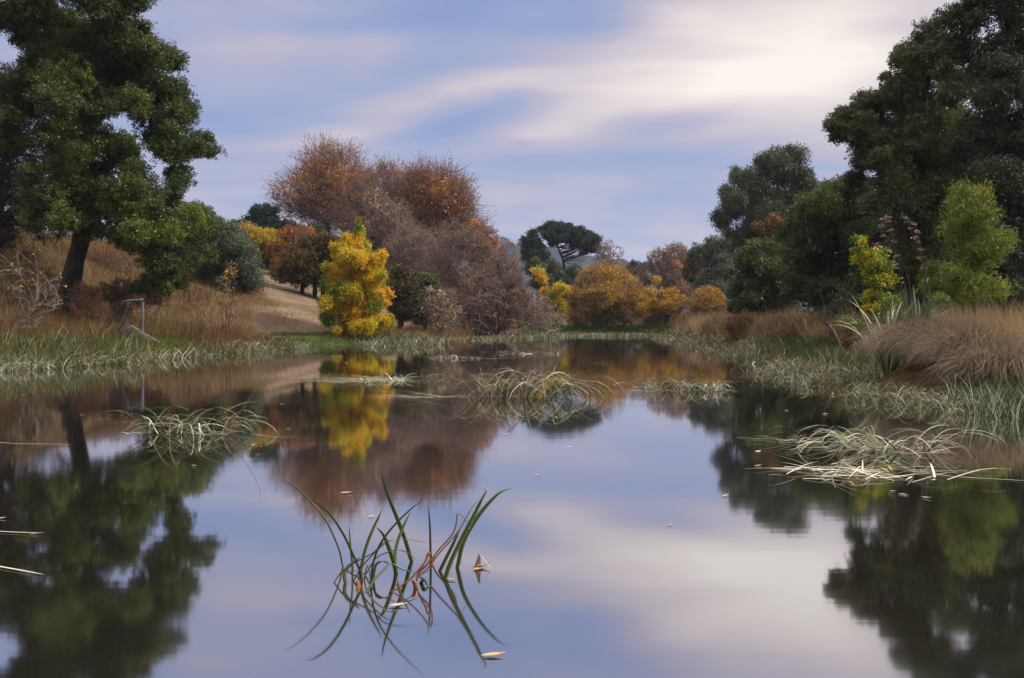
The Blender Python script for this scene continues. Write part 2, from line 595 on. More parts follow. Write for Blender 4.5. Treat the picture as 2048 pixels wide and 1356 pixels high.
# ground: dry litter, with mown straw slope and green turf where they grow
m, N = mat_new('ground_soil_and_turf')
tcn = N.n('ShaderNodeTexCoord')
n1 = N.n('ShaderNodeTexNoise'); n1.inputs['Scale'].default_value = 0.35; n1.inputs['Detail'].default_value = 6
N.l(tcn.outputs['Object'], n1.inputs['Vector'])
n2 = N.n('ShaderNodeTexNoise'); n2.inputs['Scale'].default_value = 5.0; n2.inputs['Detail'].default_value = 8; n2.inputs['Roughness'].default_value = 0.7
N.l(tcn.outputs['Object'], n2.inputs['Vector'])
mp2 = N.n('ShaderNodeMapping'); mp2.inputs['Rotation'].default_value = (0, 0, radians(-20)); mp2.inputs['Scale'].default_value = (0.7, 5.0, 1)
N.l(tcn.outputs['Object'], mp2.inputs[0])
n3 = N.n('ShaderNodeTexNoise'); n3.inputs['Scale'].default_value = 1.0; n3.inputs['Detail'].default_value = 5
N.l(mp2.outputs[0], n3.inputs['Vector'])
dry = N.mix(N.mapr(n2.outputs[0], .3, .7), (.050, .034, .020, 1), (.13, .085, .048, 1))
mown = N.mix(N.mapr(n3.outputs[0], .35, .65), (.12, .088, .064, 1), (.235, .175, .130, 1))
mown = N.mix(N.mapr(n2.outputs[0], .45, .70), mown, (.10, .085, .045, 1))
mown = N.mix(N.mapr(n1.outputs[0], .42, .62), mown, (.115, .080, .055, 1))
green = N.mix(N.mapr(n2.outputs[0], .3, .7), (.026, .038, .014, 1), (.065, .082, .026, 1))
za = N.n('ShaderNodeAttribute'); za.attribute_name = 'mown'
zb = N.n('ShaderNodeAttribute'); zb.attribute_name = 'turf'
nadd = N.math('MULTIPLY_ADD', n1.outputs[0], 0.8, -0.4)
c = N.mix(N.mapr(N.math('ADD', za.outputs['Fac'], nadd), .35, .65), dry, mown)
c = N.mix(N.mapr(N.math('ADD', zb.outputs['Fac'], nadd), .35, .65), c, green)
b = N.n('ShaderNodeBsdfDiffuse'); N.l(c, b.inputs[0])
bp = N.n('ShaderNodeBump'); bp.inputs['Strength'].default_value = 0.8; bp.inputs['Distance'].default_value = 0.12
N.l(n2.outputs[0], bp.inputs['Height']); N.l(bp.outputs[0], b.inputs['Normal'])
o_ = N.n('ShaderNodeOutputMaterial'); N.l(b.outputs[0], o_.inputs[0])
ground = g.build('ground', m, smooth=True)
tag(ground, kind='structure')


def zone_mown(x, y, d):
    # cleared slope left of the yellow tree
    w = sstep(1.6, 3.2, d) * sstep(50, 54, y + 0.35 * (x + 14)) * (1 - sstep(86, 92, y))
    return w * (1 - sstep(-6.5, -4.5, x)) * sstep(-1.6, 2.2, x + 13.9 + (y - 51) * .30 + (vnoise(x, y, 2.2, 41) - .5) * 3.0)


def zone_turf(x, y, d):
    a = (1 - sstep(2.0, 4.2, d)) * sstep(45.5, 47.5, y) * sstep(-13.6, -12.4, x) * (1 - sstep(-8.5, -7.0, x))            # green bank by the yellow tree
    b_ = 1.1 * np.exp(-(((x + 14.6) / 1.9) ** 2 + ((y - 36.5) / 3.6) ** 2))
    c_ = sstep(-18.5, -16.5, x) * 0 + 0.8 * np.exp(-(((x + 23) / 4.0) ** 2 + ((y - 72) / 9) ** 2)) * 0
    f_ = sstep(93, 97, y) * (1 - sstep(3, 6, d)) * sstep(-2, 2, x)
    return np.clip(a + b_ + c_ + f_, 0, 1)


for nm, fn in (('mown', zone_mown), ('turf', zone_turf)):
    at = ground.data.attributes.new(nm, 'FLOAT', 'POINT')
    at.data.foreach_set('value', fn(X, Y, DS).ravel().astype(np.float32))

# ---------------------------------------------------------------- water
wx = np.linspace(-34, 34, 60); wy = np.linspace(-13, 108, 80)
WX, WY = np.meshgrid(wx, wy)
idx = np.arange(WX.size).reshape(WX.shape)
q = np.stack([idx[:-1, :-1], idx[:-1, 1:], idx[1:, 1:], idx[1:, :-1]], -1).reshape(-1, 4)
g = Geo(); g.quads(np.stack([WX, WY, WX * 0], -1).reshape(-1, 3), q, 0.5)
m, N = mat_new('still_dark_water')
tcn = N.n('ShaderNodeTexCoord')
# wind patches: slightly rougher lanes on the far water, long exposure smooths the rest
mpw = N.n('ShaderNodeMapping'); mpw.inputs['Scale'].default_value = (0.10, 0.45, 1)
N.l(tcn.outputs['Object'], mpw.inputs[0])
nw = N.n('ShaderNodeTexNoise'); nw.inputs['Scale'].default_value = 1.0; nw.inputs['Detail'].default_value = 3
N.l(mpw.outputs[0], nw.inputs['Vector'])
gl = N.n('ShaderNodeBsdfGlossy')
gl.inputs[0].default_value = (0.97, 0.97, 1.0, 1)
N.l(N.mapr(nw.outputs[0], .40, .72, .035, .068), gl.inputs['Roughness'])
mpr = N.n('ShaderNodeMapping'); mpr.inputs['Scale'].default_value = (1.1, 7.0, 1)
N.l(tcn.outputs['Object'], mpr.inputs[0])
nr = N.n('ShaderNodeTexNoise'); nr.inputs['Scale'].default_value = 1.0; nr.inputs['Detail'].default_value = 2
N.l(mpr.outputs[0], nr.inputs['Vector'])
bp = N.n('ShaderNodeBump'); bp.inputs['Strength'].default_value = 0.010; bp.inputs['Distance'].default_value = 0.02
N.l(nr.outputs[0], bp.inputs['Height']); N.l(bp.outputs[0], gl.inputs['Normal'])
df = N.n('ShaderNodeBsdfDiffuse'); df.inputs[0].default_value = (.016, .014, .010, 1)
fr = N.n('ShaderNodeFresnel'); fr.inputs[0].default_value = 1.33
fac = N.mapr(fr.outputs[0], 0.06, 0.75, 0.62, 0.92, smooth=False)
mx = N.n('ShaderNodeMixShader'); N.l(fac, mx.inputs[0]); N.l(df.outputs[0], mx.inputs[1]); N.l(gl.outputs[0], mx.inputs[2])
o_ = N.n('ShaderNodeOutputMaterial'); N.l(mx.outputs[0], o_.inputs[0])
water = g.build('water', m)
tag(water, kind='structure')

# ---------------------------------------------------------------- distant wooded hill
def ridge_mesh(name, pts, depth, mat):
    """hill whose crest runs through pts (x, y, z)"""
    cr_ = spline(pts, 130)
    rows = []
    for k in np.linspace(-1, 1, 22):
        prof = max(0.0, 1 - k * k) ** 0.8
        bump = (vnoise(cr_[:, 0], cr_[:, 1] + k * depth, 26, 3) - 0.5) * 22 + (vnoise(cr_[:, 0], cr_[:, 1] + k * depth, 11, 5) - 0.5) * 12
        rows.append(np.stack([cr_[:, 0] + k * 15, cr_[:, 1] + k * depth, cr_[:, 2] * prof + bump * (prof > 0.02) * prof], -1))
    A = np.array(rows)
    n_, k_, _ = A.shape
    idx = np.arange(n_ * k_).reshape(n_, k_)
    q = np.stack([idx[:-1, :-1], idx[:-1, 1:], idx[1:, 1:], idx[1:, :-1]], -1).reshape(-1, 4)
    g = Geo(); g.quads(A.reshape(-1, 3), q, 0.5)
    o = g.build(name, mat, smooth=False)
    return tag(o, kind='structure')


m, N = mat_new('far_bush_hill')
tcn = N.n('ShaderNodeTexCoord')
n1 = N.n('ShaderNodeTexNoise'); n1.inputs['Scale'].default_value = 0.06; n1.inputs['Detail'].default_value = 8
N.l(tcn.outputs['Object'], n1.inputs['Vector'])
b = N.n('ShaderNodeBsdfDiffuse'); N.l(N.mix(N.mapr(n1.outputs[0], .35, .65), (.006, .012, .018, 1), (.016, .026, .032, 1)), b.inputs[0])
o_ = N.n('ShaderNodeOutputMaterial'); N.l(b.outputs[0], o_.inputs[0])
ridge_mesh('hills', [P(760, 560, 1300), P(900, 490, 1250), P(1000, 480, 1200), P(1060, 500, 1200), P(1160, 515, 1250), P(1230, 524, 1300), P(1300, 528, 1300), P(1420, 515, 1300), P(1700, 500, 1300)], 260, m)

# ---------------------------------------------------------------- tree builders
def lobes_from_px(circles, D, depth=0.8, back=0.5, fill=0.0):
    """picture circles (x, y, r) -> lobes in the round at distance D"""
    cs = np.array([P(x, y, D) for x, y, r in circles])
    rs = np.array([r / F * D for x, y, r in circles])
    halfw = max((cs[:, 0] + rs).max() - (cs[:, 0] - rs).min(), 1.0) * 0.5
    jit = rng.uniform(-1, 1, len(cs)) * np.minimum(halfw * depth, halfw) * 0.6
    L = [(c + np.array([0, j, 0]), r) for c, r, j in zip(cs, rs, jit)]
    mx = cs[:, 0].mean()
    for c, r, j in zip(cs, rs, jit):
        if rng.random() < back:
            j2 = j + rng.choice([-1, 1]) * halfw * rng.uniform(0.35, 0.7) * depth
            sh = (mx - c[0]) * 0.12
            L.append((c + np.array([sh, j2, -r * 0.2]), r * 0.9))
    n0 = len(cs)
    for _ in range(int(n0 * fill)):     # knit neighbouring lobes together
        a = rng.integers(0, n0)
        dd = np.hypot(cs[:, 0] - cs[a, 0], cs[:, 2] - cs[a, 2])
        near_ = np.where((dd > 0) & (dd < (rs + rs[a]) * 1.25))[0]
        if not len(near_): continue
        b = rng.choice(near_)
        t = rng.uniform(.3, .7)
        c = cs[a] * (1 - t) + cs[b] * t
        L.append((c + np.array([0, rng.uniform(-.7, .7) * halfw * depth, 0]), min(rs[a], rs[b]) * rng.uniform(.6, .85)))
    return L


def limb_to(a, b, n=7, sag=0.12):
    t = np.linspace(0, 1, n)[:, None]
    p = a + (b - a) * t
    ln = np.linalg.norm(b - a)
    p = p + np.array([0, 0, 1]) * (np.sin(t * pi) * -sag * ln * 0.5) + rng.normal(size=3) * np.sin(t * pi) * ln * 0.06
    return p


def leafy(name, label, cat, D, base, circles, mat, leaf, dens=1.0, bark='bark_brown', trunk=None, trunk_r=0.25,
          group=None, depth=0.8, back=0.5, sub=0.42, up=0.0, tint=(0.45, 0.22), droop=0.0, lobe_tint=None, clumps=1.0, limbs=True, squash=0.95, fill=0.6, radial=False):
    """broad tree or shrub: trunk, limbs to every lobe, crown of leaf clumps"""
    bx = (base[0] - 1024) / F * D
    root = np.array([bx, D, max(g1(bx, D), 0.03)])
    o = empty(name, root, label, cat, group)
    L = lobes_from_px(circles, D, depth, back, fill)
    g = Geo()
    if trunk is None:
        tops = np.array([c for c, r in L])
        top = tops[np.argmax(tops[:, 2])]
        mid = tops.mean(0)
        trunk_pts = spline([root - [0, 0, 0.3], root * 0.7 + mid * 0.3 * np.array([1, 1, 1]), mid, top * 0.8 + mid * 0.2], 16)
        tr = np.linspace(1, 0.12, 16) ** 1.1 * trunk_r
        tr[0] *= 1.35
    else:
        pts = [P(x, y, D) for x, y, r in trunk]
        pts[0] = np.array([pts[0][0], D, root[2] - 0.3])
        trunk_pts = spline(pts, 24)
        tr = np.interp(np.linspace(0, 1, 24), np.linspace(0, 1, len(trunk)), [r / F * D for x, y, r in trunk])
    sides = 10 if trunk_r > 0.2 else 7
    tubes(g, trunk_pts, tr * (1 + 0.08 * rng.normal(size=tr.shape)), sides)
    lg = Geo()
    s_leaf = leaf[0]
    nodes = [trunk_pts[2:]]; nrad = [tr[2:]]
    order = sorted(range(len(L)), key=lambda k: np.min(np.linalg.norm(trunk_pts - L[k][0], axis=1)))
    for i in order:
        c, r = L[i]
        if limbs:
            ND = np.concatenate(nodes); NR = np.concatenate(nrad)
            dd = np.linalg.norm(ND - c, axis=1)
            dd = dd + 1.2 * np.maximum(ND[:, 2] - c[2] + .25 * dd, 0)
            k = dd.argmin()
            lp = limb_to(ND[k], c, 8)
            r0 = min(NR[k] * 0.6, 0.09 * r + 0.03)
            lr_ = np.linspace(r0, r0 * 0.3, 8)
            tubes(g, lp, lr_, 5)
            if not radial:
                nodes.append(lp[2:]); nrad.append(lr_[2:])
        sub_ = min(sub, .7 * r + .04)
        m_ = max(6, int(clumps * 42 * (r / (sub_ * 1.6)) ** 1.8))
        m_ = min(m_, 170)
        u = rand_unit(m_); u[:, 2] = u[:, 2] * 0.9 + 0.12
        sc_ = c + u * (r * rng.uniform(0.35, 0.95, (m_, 1))) * np.array([1, 1, squash])
        if limbs:
            st = c + (sc_ - c) * 0.05
            ps = np.stack([st, st + (sc_ - st) * 0.5 + rng.normal(size=(m_, 3)) * 0.06 * r, sc_], 1)
            tubes(g, ps, np.tile(np.array([[0.022, 0.014, 0.006]]) * (0.5 + r * 0.4), (m_, 1)), 3)
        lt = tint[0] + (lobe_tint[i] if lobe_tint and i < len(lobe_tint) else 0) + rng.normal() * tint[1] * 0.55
        ct = lt + rng.normal(size=m_) * tint[1] * 0.6
        sr = sub_ * rng.uniform(0.6, 1.25, m_)
        nleaf = (dens * 4.0 * sr ** 2 / (leaf[0] * leaf[1])).astype(int) + 6
        rep = np.repeat(np.arange(m_), nleaf)
        # tufts inside every clump
        nt = max(8, int(nleaf.mean() / 9))
        tuft = rand_unit(m_ * nt) * (rng.random((m_ * nt, 1)) ** 0.45)
        tsel = rep * nt + rng.integers(0, nt, len(rep))
        off = tuft[tsel] * sr[rep][:, None] * np.array([1, 1, 0.72 + up])
        off += rand_unit(len(rep)) * (rng.random((len(rep), 1)) ** 0.5) * (s_leaf * 1.4)
        if droop:
            off[:, 2] -= np.abs(rng.normal(size=len(rep))) * droop
        pos = sc_[rep] + off
        pos[:, 2] = np.maximum(pos[:, 2], 0.05)
        ax = np.zeros((len(rep), 3)); ax[:, 2] = 0.9 * up - (1.2 if droop else 0)
        leaves(lg, pos, leaf[0], leaf[1], ct[rep] + rng.normal(size=len(rep)) * tint[1] * 0.45, ax)
    g.build('trunk', M[bark], o, smooth=True)
    lg.build('crown', M[mat], o)
    return o


def inside_env(p, env):
    ok = np.zeros(p.shape[:-1], bool)
    for c, r in env:
        ok |= ((p - c) ** 2).sum(-1) < r * r
    return ok


def sample_env(env, n, shell=0.0):
    """points spread through the crown, thinned where lobes overlap"""
    C_ = np.array([c for c, r in env]); R_ = np.array([r for c, r in env])
    w = R_ ** 2.4; w /= w.sum()
    k = rng.choice(len(env), n, p=w)
    u = rand_unit(n)
    rad = (shell + (1 - shell) * rng.random((n, 1))) ** (1 / 2.2)
    p = C_[k] + u * rad * R_[k][:, None] * rng.uniform(.9, 1.06, (n, 1))
    p[:, 2] = np.maximum(p[:, 2], .05)
    return p


def nearest(targets, nodes, bias, zref):
    """index of the node each target should grow from: near, and not above it"""
    out = np.zeros(len(targets), int)
    for i in range(0, len(targets), 800):
        t = targets[i:i + 800]
        d = np.linalg.norm(t[:, None] - nodes[None], axis=2)
        up = nodes[None, :, 2] - t[:, None, 2]
        d = d + bias * np.maximum(up + 0.15 * d, 0) * 1.5
        out[i:i + 800] = d.argmin(1)
    return out


def bezier(a, ta, b, K, k=0.45, sag=0.0, wob=0.0):
    ln = np.linalg.norm(b - a, axis=1)[:, None]
    c = a + ta * ln * k
    c[:, 2] += sag * ln[:, 0]
    t = np.linspace(0, 1, K)[None, :, None]
    p = a[:, None] * (1 - t) ** 2 + c[:, None] * 2 * t * (1 - t) + b[:, None] * t * t
    if wob:
        nzv = rng.normal(size=p.shape) * wob * ln[:, None, :]
        nzv[:, 0] = 0
        p = p + nzv * np.sin(t * pi * .9)
    return p


def twiggy(name, label, cat, D, base, circles, bark, twig, leafm, leaf, nleaf, stems=1, height=None, trunk_r=0.3,
           group=None, spread=25, twig_r=0.012, leaf_tint=(0.45, 0.25), orange_zone=None, base_w=0.4,
           depth=0.8, lean=(0, 0), n1=26, n2=260, n3=2600, twig_len=None, twig_n=2, trunk_top=.62, up=.35, fine=1.0):
    """bare or half bare tree: limbs, boughs, branchlets and twigs grown towards points spread through its crown"""
    bx = (base[0] - 1024) / F * D
    root = np.array([bx, D, max(g1(bx, D), 0.03)])
    o = empty(name, root, label, cat, group)
    env = lobes_from_px(circles, D, depth, 0.6)
    C_ = np.array([c for c, r in env]); R_ = np.array([r for c, r in env])
    topz = (C_[:, 2] + R_).max(); H = topz - root[2]
    width = (C_[:, 0] + R_).max() - (C_[:, 0] - R_).min()
    g = Geo(); tg = Geo()
    if stems == 1:
        cen = np.average(C_, axis=0, weights=R_)
        top = np.array([cen[0] * .7 + bx * .3, D, root[2] + H * trunk_top])
        tp = spline([root - [0, 0, .4], root * .55 + top * .45 + rng.normal(size=3) * [.01, .01, 0] * H, top], 14)[None]
        tr = (np.linspace(1, .35, 14) * trunk_r)[None]; tr[0, 0] *= 1.3
    else:
        T = sample_env(env, stems * 3, .3)
        T = T[np.argsort(-np.abs(T[:, 0] - bx) * 0 + rng.random(len(T)))][:stems]
        S = root + rng.normal(size=(stems, 3)) * [base_w * .5, base_w * .5, 0]
        S[:, 2] = root[2] - .15
        T = S + (T - S) * .85
        dirs = unit(unit(T - S) * .6 + np.array([lean[0], lean[1], .7]))
        tp = bezier(S, dirs, T, 12, .5, 0, .015)
        tr = np.linspace(1, .3, 12)[None] * trunk_r * rng.uniform(.6, 1.2, (stems, 1))
    tubes(g, tp, tr, 8 if stems == 1 else 6)

    def level(parent_p, parent_r, T, K, rfac, sides, geo, lo, bias, kk=.45, rmin=twig_r, tipf=.4, wob=.02):
        n, k, _ = parent_p.shape
        i0 = max(0, int(k * lo))
        nodes = parent_p[:, i0:].reshape(-1, 3)
        tans = unit(np.gradient(parent_p, axis=1))[:, i0:].reshape(-1, 3)
        rr = parent_r[:, i0:].reshape(-1)
        j = nearest(T, nodes, bias, None)
        A = nodes[j]; ta = unit(tans[j] * .7 + np.array([0, 0, up]) + unit(T - A) * .5)
        p = bezier(A, ta, T, K, kk, 0, wob)
        r = np.maximum(rr[j][:, None] * rfac * np.linspace(1, tipf, K)[None], rmin)
        tubes(geo, p, r, sides)
        return p, r

    p1, r1 = level(tp, tr, sample_env(env, n1, .35), 9, .6, 6, g, .35 if stems == 1 else .25, .8, rmin=twig_r * 1.6)
    p2, r2 = level(p1, r1, sample_env(env, n2, .3), 6, .6, 4, g, .3, .6, rmin=twig_r * 1.2)
    p3, r3 = level(p2, r2, sample_env(env, n3, .25), 4, .7, 3, tg, .25, .5, rmin=twig_r * .9)
    # last twigs: short shoots off the branchlets
    tl = twig_len or width * .045
    n = len(p3) * twig_n
    sel = np.repeat(np.arange(len(p3)), twig_n)
    f = rng.uniform(.3, 3, n); i = np.minimum(f.astype(int), 2); w = (f - i)[:, None]
    A = p3[sel, i] * (1 - w) + p3[sel, i + 1] * w
    cen = np.array([C_[:, 0].mean(), C_[:, 1].mean(), C_[:, 2].min()])
    d = unit(unit(p3[sel, 3] - p3[sel, 1]) + rng.normal(size=(n, 3)) * .45 + unit(A - cen) * .35 + [0, 0, up * .6])
    L_ = tl * rng.uniform(.5, 1.5, n)
    p4 = A[:, None] + d[:, None] * (L_[:, None] * np.linspace(0, 1, 3)[None])[:, :, None] + rng.normal(size=(n, 3, 3)) * tl * .04 * np.array([0, 1, 1])[None, :, None]
    p4[:, :, 2] = np.maximum(p4[:, :, 2], .03)
    tubes(tg, p4, np.full((n, 3), twig_r * .7 * fine) * [1, .9, .6], 3)
    g.build('trunk', M[bark], o, smooth=True)
    tg.build('twigs', M[twig], o)
    if nleaf > 0:
        lg = Geo()
        sel = rng.integers(0, n, nleaf)
        f = rng.uniform(0, 2, nleaf); i = np.minimum(f.astype(int), 1); w = (f - i)[:, None]
        pos = p4[sel, i] * (1 - w) + p4[sel, i + 1] * w + rng.normal(size=(nleaf, 3)) * leaf[0] * 0.6
        if orange_zone is not None:     # leaves cling mostly in these parts of the crown
            prob = np.full(nleaf, orange_zone[0])
            for (x, y, r, amt) in orange_zone[1]:
                c = P(x, y, D); rr_ = r / F * D
                dd = np.hypot(pos[:, 0] - c[0], pos[:, 2] - c[2]) / rr_
                prob = np.maximum(prob, amt * np.exp(-dd ** 2))
            keep = rng.random(nleaf) < prob
            pos = pos[keep]
        cl = vnoise(pos[:, 0] + pos[:, 1] * 0.3, pos[:, 2], max(0.5, H * 0.07), 4)
        tt = leaf_tint[0] + (cl - 0.5) * leaf_tint[1] * 1.6 + rng.normal(size=len(pos)) * leaf_tint[1] * 0.5
        leaves(lg, pos, leaf[0], leaf[1], np.clip(tt, 0, 1))
        lg.build('leaves', M[leafm], o)
    return o


# ---------------------------------------------------------------- blades
def arc_blades(base, az, length, th0, th1, K=6, power=1.3, floor=None, wob=0.0):
    """curved blades that start th0 from upright and finish th1 from upright"""
    N = len(base)
    s = np.linspace(0, 1, K)
    th = th0[:, None] + (th1 - th0)[:, None] * s[None] ** power
    d = np.stack([np.sin(th) * np.cos(az)[:, None], np.sin(th) * np.sin(az)[:, None], np.cos(th)], -1)
    if wob:
        d = d + rng.normal(size=d.shape) * wob
    step = (length / (K - 1))[:, None, None]
    p = np.zeros((N, K, 3)); p[:, 0] = base
    p[:, 1:] = base[:, None] + np.cumsum((d[:, :-1] + d[:, 1:]) * 0.5 * step, axis=1)
    if floor is not None:
        p[:, :, 2] = np.maximum(p[:, :, 2], floor + rng.random((N, 1)) * 0.006)
    return p


def blade_field(g, xy, z, lmin, lmax, wd, lean0=(0, 25), lean1=(25, 80), K=5, tint=(0.4, 0.25), az=None, floor=None, power=1.3, patch=2.0, wtaper=1.0, facing=0.5, mix3=None, wk=0.75, wob=0.05):
    N = len(xy)
    if N == 0: return
    base = np.column_stack([xy, z])
    a = rng.uniform(0, 2 * pi, N) if az is None else az
    ln = rng.uniform(lmin, lmax, N)
    t0 = np.radians(rng.uniform(*lean0, N)); t1 = np.radians(rng.uniform(*lean1, N))
    p = arc_blades(base, a, ln, t0, t1, K, power, floor, wob)
    D = xy[:, 1]
    w = np.maximum(wd, wk * D / 1820.0) * rng.uniform(0.6, 1.2, N)
    prof = np.clip(1.0 - np.linspace(0, 1, K) ** 2.2, 0.12, 1)
    prof[0] = 0.8
    side = np.stack([-np.sin(a), np.cos(a), np.zeros(N)], -1)
    rs = np.stack([np.ones(N), rng.normal(size=N) * 0.5, rng.normal(size=N) * 0.2], -1)
    side = unit(side * (1 - facing) + rs * facing)
    pt = vnoise(xy[:, 0], xy[:, 1], patch, 6)
    tt = tint[0] + (pt - 0.5) * tint[1] * 1.7 + rng.normal(size=N) * tint[1] * 0.6
    if mix3 is not None:      # glaucous pale blades with sky highlights in their colour, beside green and rusty
        u = rng.random(N); a_, b_ = mix3
        pp_ = (pt - .5) * .5
        tt = np.where(u < a_ + pp_, rng.uniform(.80, 1.0, N), np.where(u < a_ + b_ + pp_ * .5, rng.uniform(.34, .66, N), rng.uniform(.0, .24, N)))
    ribbons(g, p, w[:, None] * prof[None], side, np.clip(tt, 0, 1))


def poly_inside(px, py, poly):
    poly = np.asarray(poly, float)
    ins = np.zeros(len(px), bool)
    for i in range(len(poly)):
        a = poly[i]; b = poly[(i + 1) % len(poly)]
        c = (a[1] > py) != (b[1] > py)
        den = b[1] - a[1]
        xi = a[0] + (py - a[1]) * (b[0] - a[0]) / (den if abs(den) > 1e-9 else 1e-9)
        ins ^= c & (px < xi)
    return ins


def scatter(poly, n, near=None):
    poly = np.asarray(poly, float)
    lo = poly.min(0); hi = poly.max(0)
    out = []; tot = 0
    while tot < n:
        p = rng.uniform(lo, hi, (n * 2, 2))
        k = poly_inside(p[:, 0], p[:, 1], poly)
        if near is not None:        # thin out with distance
            k &= rng.random(len(p)) < np.clip(near / np.maximum(p[:, 1], 1), 0, 1) ** 1.4
        p = p[k]; out.append(p); tot += len(p)
    return np.concatenate(out)[:n]

# ================================================================ TREES

# ---- left bank: the big evergreen
leafy('evergreen_tree', 'large dark green evergreen with leaning black trunk on the left bank', 'tree', 43, (122, 628),
      [(150, -60, 70), (250, -40, 70), (60, 10, 50), (40, 70, 42), (110, 50, 58), (190, 40, 60), (262, 40, 58), (305, 25, 42), (65, 125, 45),
       (130, 120, 58), (210, 115, 60), (285, 120, 55), (325, 110, 32), (95, 180, 50), (175, 185, 55), (255, 185, 60), (322, 185, 46), (345, 235, 36),
       (376, 262, 24), (385, 285, 16), (280, 245, 52), (210, 245, 42), (330, 300, 36), (250, 305, 30), (150, 300, 30), (345, 365, 30),
       (300, 365, 34), (160, 395, 50), (210, 395, 42), (118, 420, 32), (250, 425, 45), (195, 450, 38), (300, 425, 45), (350, 435, 46),
       (385, 435, 28), (185, 330, 38), (150, 345, 34), (50, 200, 40), (70, 240, 36), (60, 300, 34), (378, 480, 28), (325, 485, 46), (340, 540, 36), (310, 570, 24), (285, 575, 14), (368, 520, 22), (255, 480, 28), (130, 455, 30)],
      'blackwood', (.105, .050), dens=0.74, fill=1.7, bark='bark_dark', trunk_r=.45, sub=.42, depth=1.0, back=.35, tint=(.42, .24),
      lobe_tint=[0, 0, 0, .05, 0, 0, 0, 0, 0, 0, -.1, 0, 0, -.1, .0, .18, .05, .05, .05, .05, .15, -.1, 0, -.1, -.15, .12, 0, .18, .15, .1, .1, .1, .25, .32, .34, .32, .12, .16, .1, 0, .35, -.1, .1],
      trunk=[(122, 632, 27), (134, 600, 19), (143, 560, 17), (150, 525, 16), (160, 490, 15), (168, 440, 13), (172, 380, 11), (178, 310, 10), (180, 250, 8), (196, 170, 6), (212, 90, 4), (222, -20, 2)])
# ---- left edge: dark twiggy tree
twiggy('dark_plum_tree', 'dark purple twiggy tree cut by the left edge of the picture', 'tree', 48, (-6, None),
       [(20, 200, 70), (-30, 260, 80), (70, 260, 60), (30, 340, 85), (-60, 380, 90), (90, 370, 62), (60, 430, 60), (0, 440, 60), (105, 440, 34), (-70, 200, 80), (60, 170, 30)],
       'bark_dark', 'bark_dark', 'purple', (.075, .045), 60000, trunk_r=.34, twig_r=.012, n1=40, n2=520, n3=6500, trunk_top=.5, depth=.9)
# ---- left foreground bare shrub on the bank
twiggy('bare_shrub', 'small leafless grey shrub with spreading branches at the far left waterside', 'shrub', 31, (-4, None),
       [(30, 600, 70), (60, 560, 60), (100, 600, 45), (0, 560, 80), (40, 520, 40)], 'bark_grey', 'bark_grey', 'yellow', (.07, .05), 90, n1=16, n2=50, n3=160, twig_len=.3,
       stems=5, spread=65, trunk_r=.045, twig_r=.008, height=2.6, base_w=.3, leaf_tint=(.6, .2), lean=(.35, 0))
# ---- dry brown bushes round the left tree
for (px, py, D, cs, lab) in [
    (175, 640, 41, [(180, 610, 34), (165, 585, 24), (200, 620, 26)], 'dark brown dry bush at the foot of the leaning black trunk'),
    (228, 640, 44, [(235, 600, 30), (250, 575, 22), (215, 585, 22)], 'brown dry weed bush behind the metal handrail'),
    (60, 560, 55, [(60, 540, 45), (95, 520, 40), (30, 520, 40)], 'reddish brown thicket bush left of the leaning black trunk'),
    (300, 620, 47, [(300, 585, 34), (330, 590, 26), (270, 590, 24)], 'brown brushy bush under the hanging evergreen bough'),
    (205, 560, 56, [(205, 525, 45), (250, 520, 40), (180, 500, 30)], 'russet dry thicket on the slope right of the black trunk')]:
    twiggy('dry_bush', lab, 'shrub', D, (px, None), cs, 'bark_brown', 'twig_red', 'russet', (.055, .035), 5200, n1=24, n2=110, n3=700, twig_len=.22, stems=16, spread=40, trunk_r=.02, twig_r=.007,
           group='dry bushes on the left bank', leaf_tint=(.22, .3), base_w=.7)
# slim sapling with yellow leaves
twiggy('sapling', 'slim sapling with a few yellow leaves in the dry grass beside the grey-green wattle', 'sapling', 46, (455, None),
       [(458, 560, 24), (456, 600, 22), (462, 625, 22), (470, 590, 14), (457, 530, 14)], 'bark_brown', 'twig_red', 'yellow', (.09, .06), 420, n1=10, n2=30, n3=140, twig_len=.2, stems=4, spread=22, trunk_r=.03,
       twig_r=.009, leaf_tint=(.45, .2), orange_zone=(.08, [(455, 550, 22, 1.0), (452, 575, 18, .8)]))
# ---- grey green wattle
leafy('wattle_tree', 'grey-green feathery wattle on the slope right of the big evergreen', 'tree', 62, (440, 590),
      [(425, 470, 38), (458, 480, 36), (405, 500, 34), (488, 500, 28), (450, 525, 42), (500, 535, 24), (412, 545, 38), (478, 560, 32), (440, 455, 20), (510, 560, 14), (395, 455, 26), (460, 590, 20)],
      'silver', (.15, .055), dens=.75, sub=.8, tint=(.42, .20), lobe_tint=[.0, .05, .1, .0, -.2, -.1, .2, .1, 0, 0, 0, 0], bark='bark_grey', trunk_r=.2)
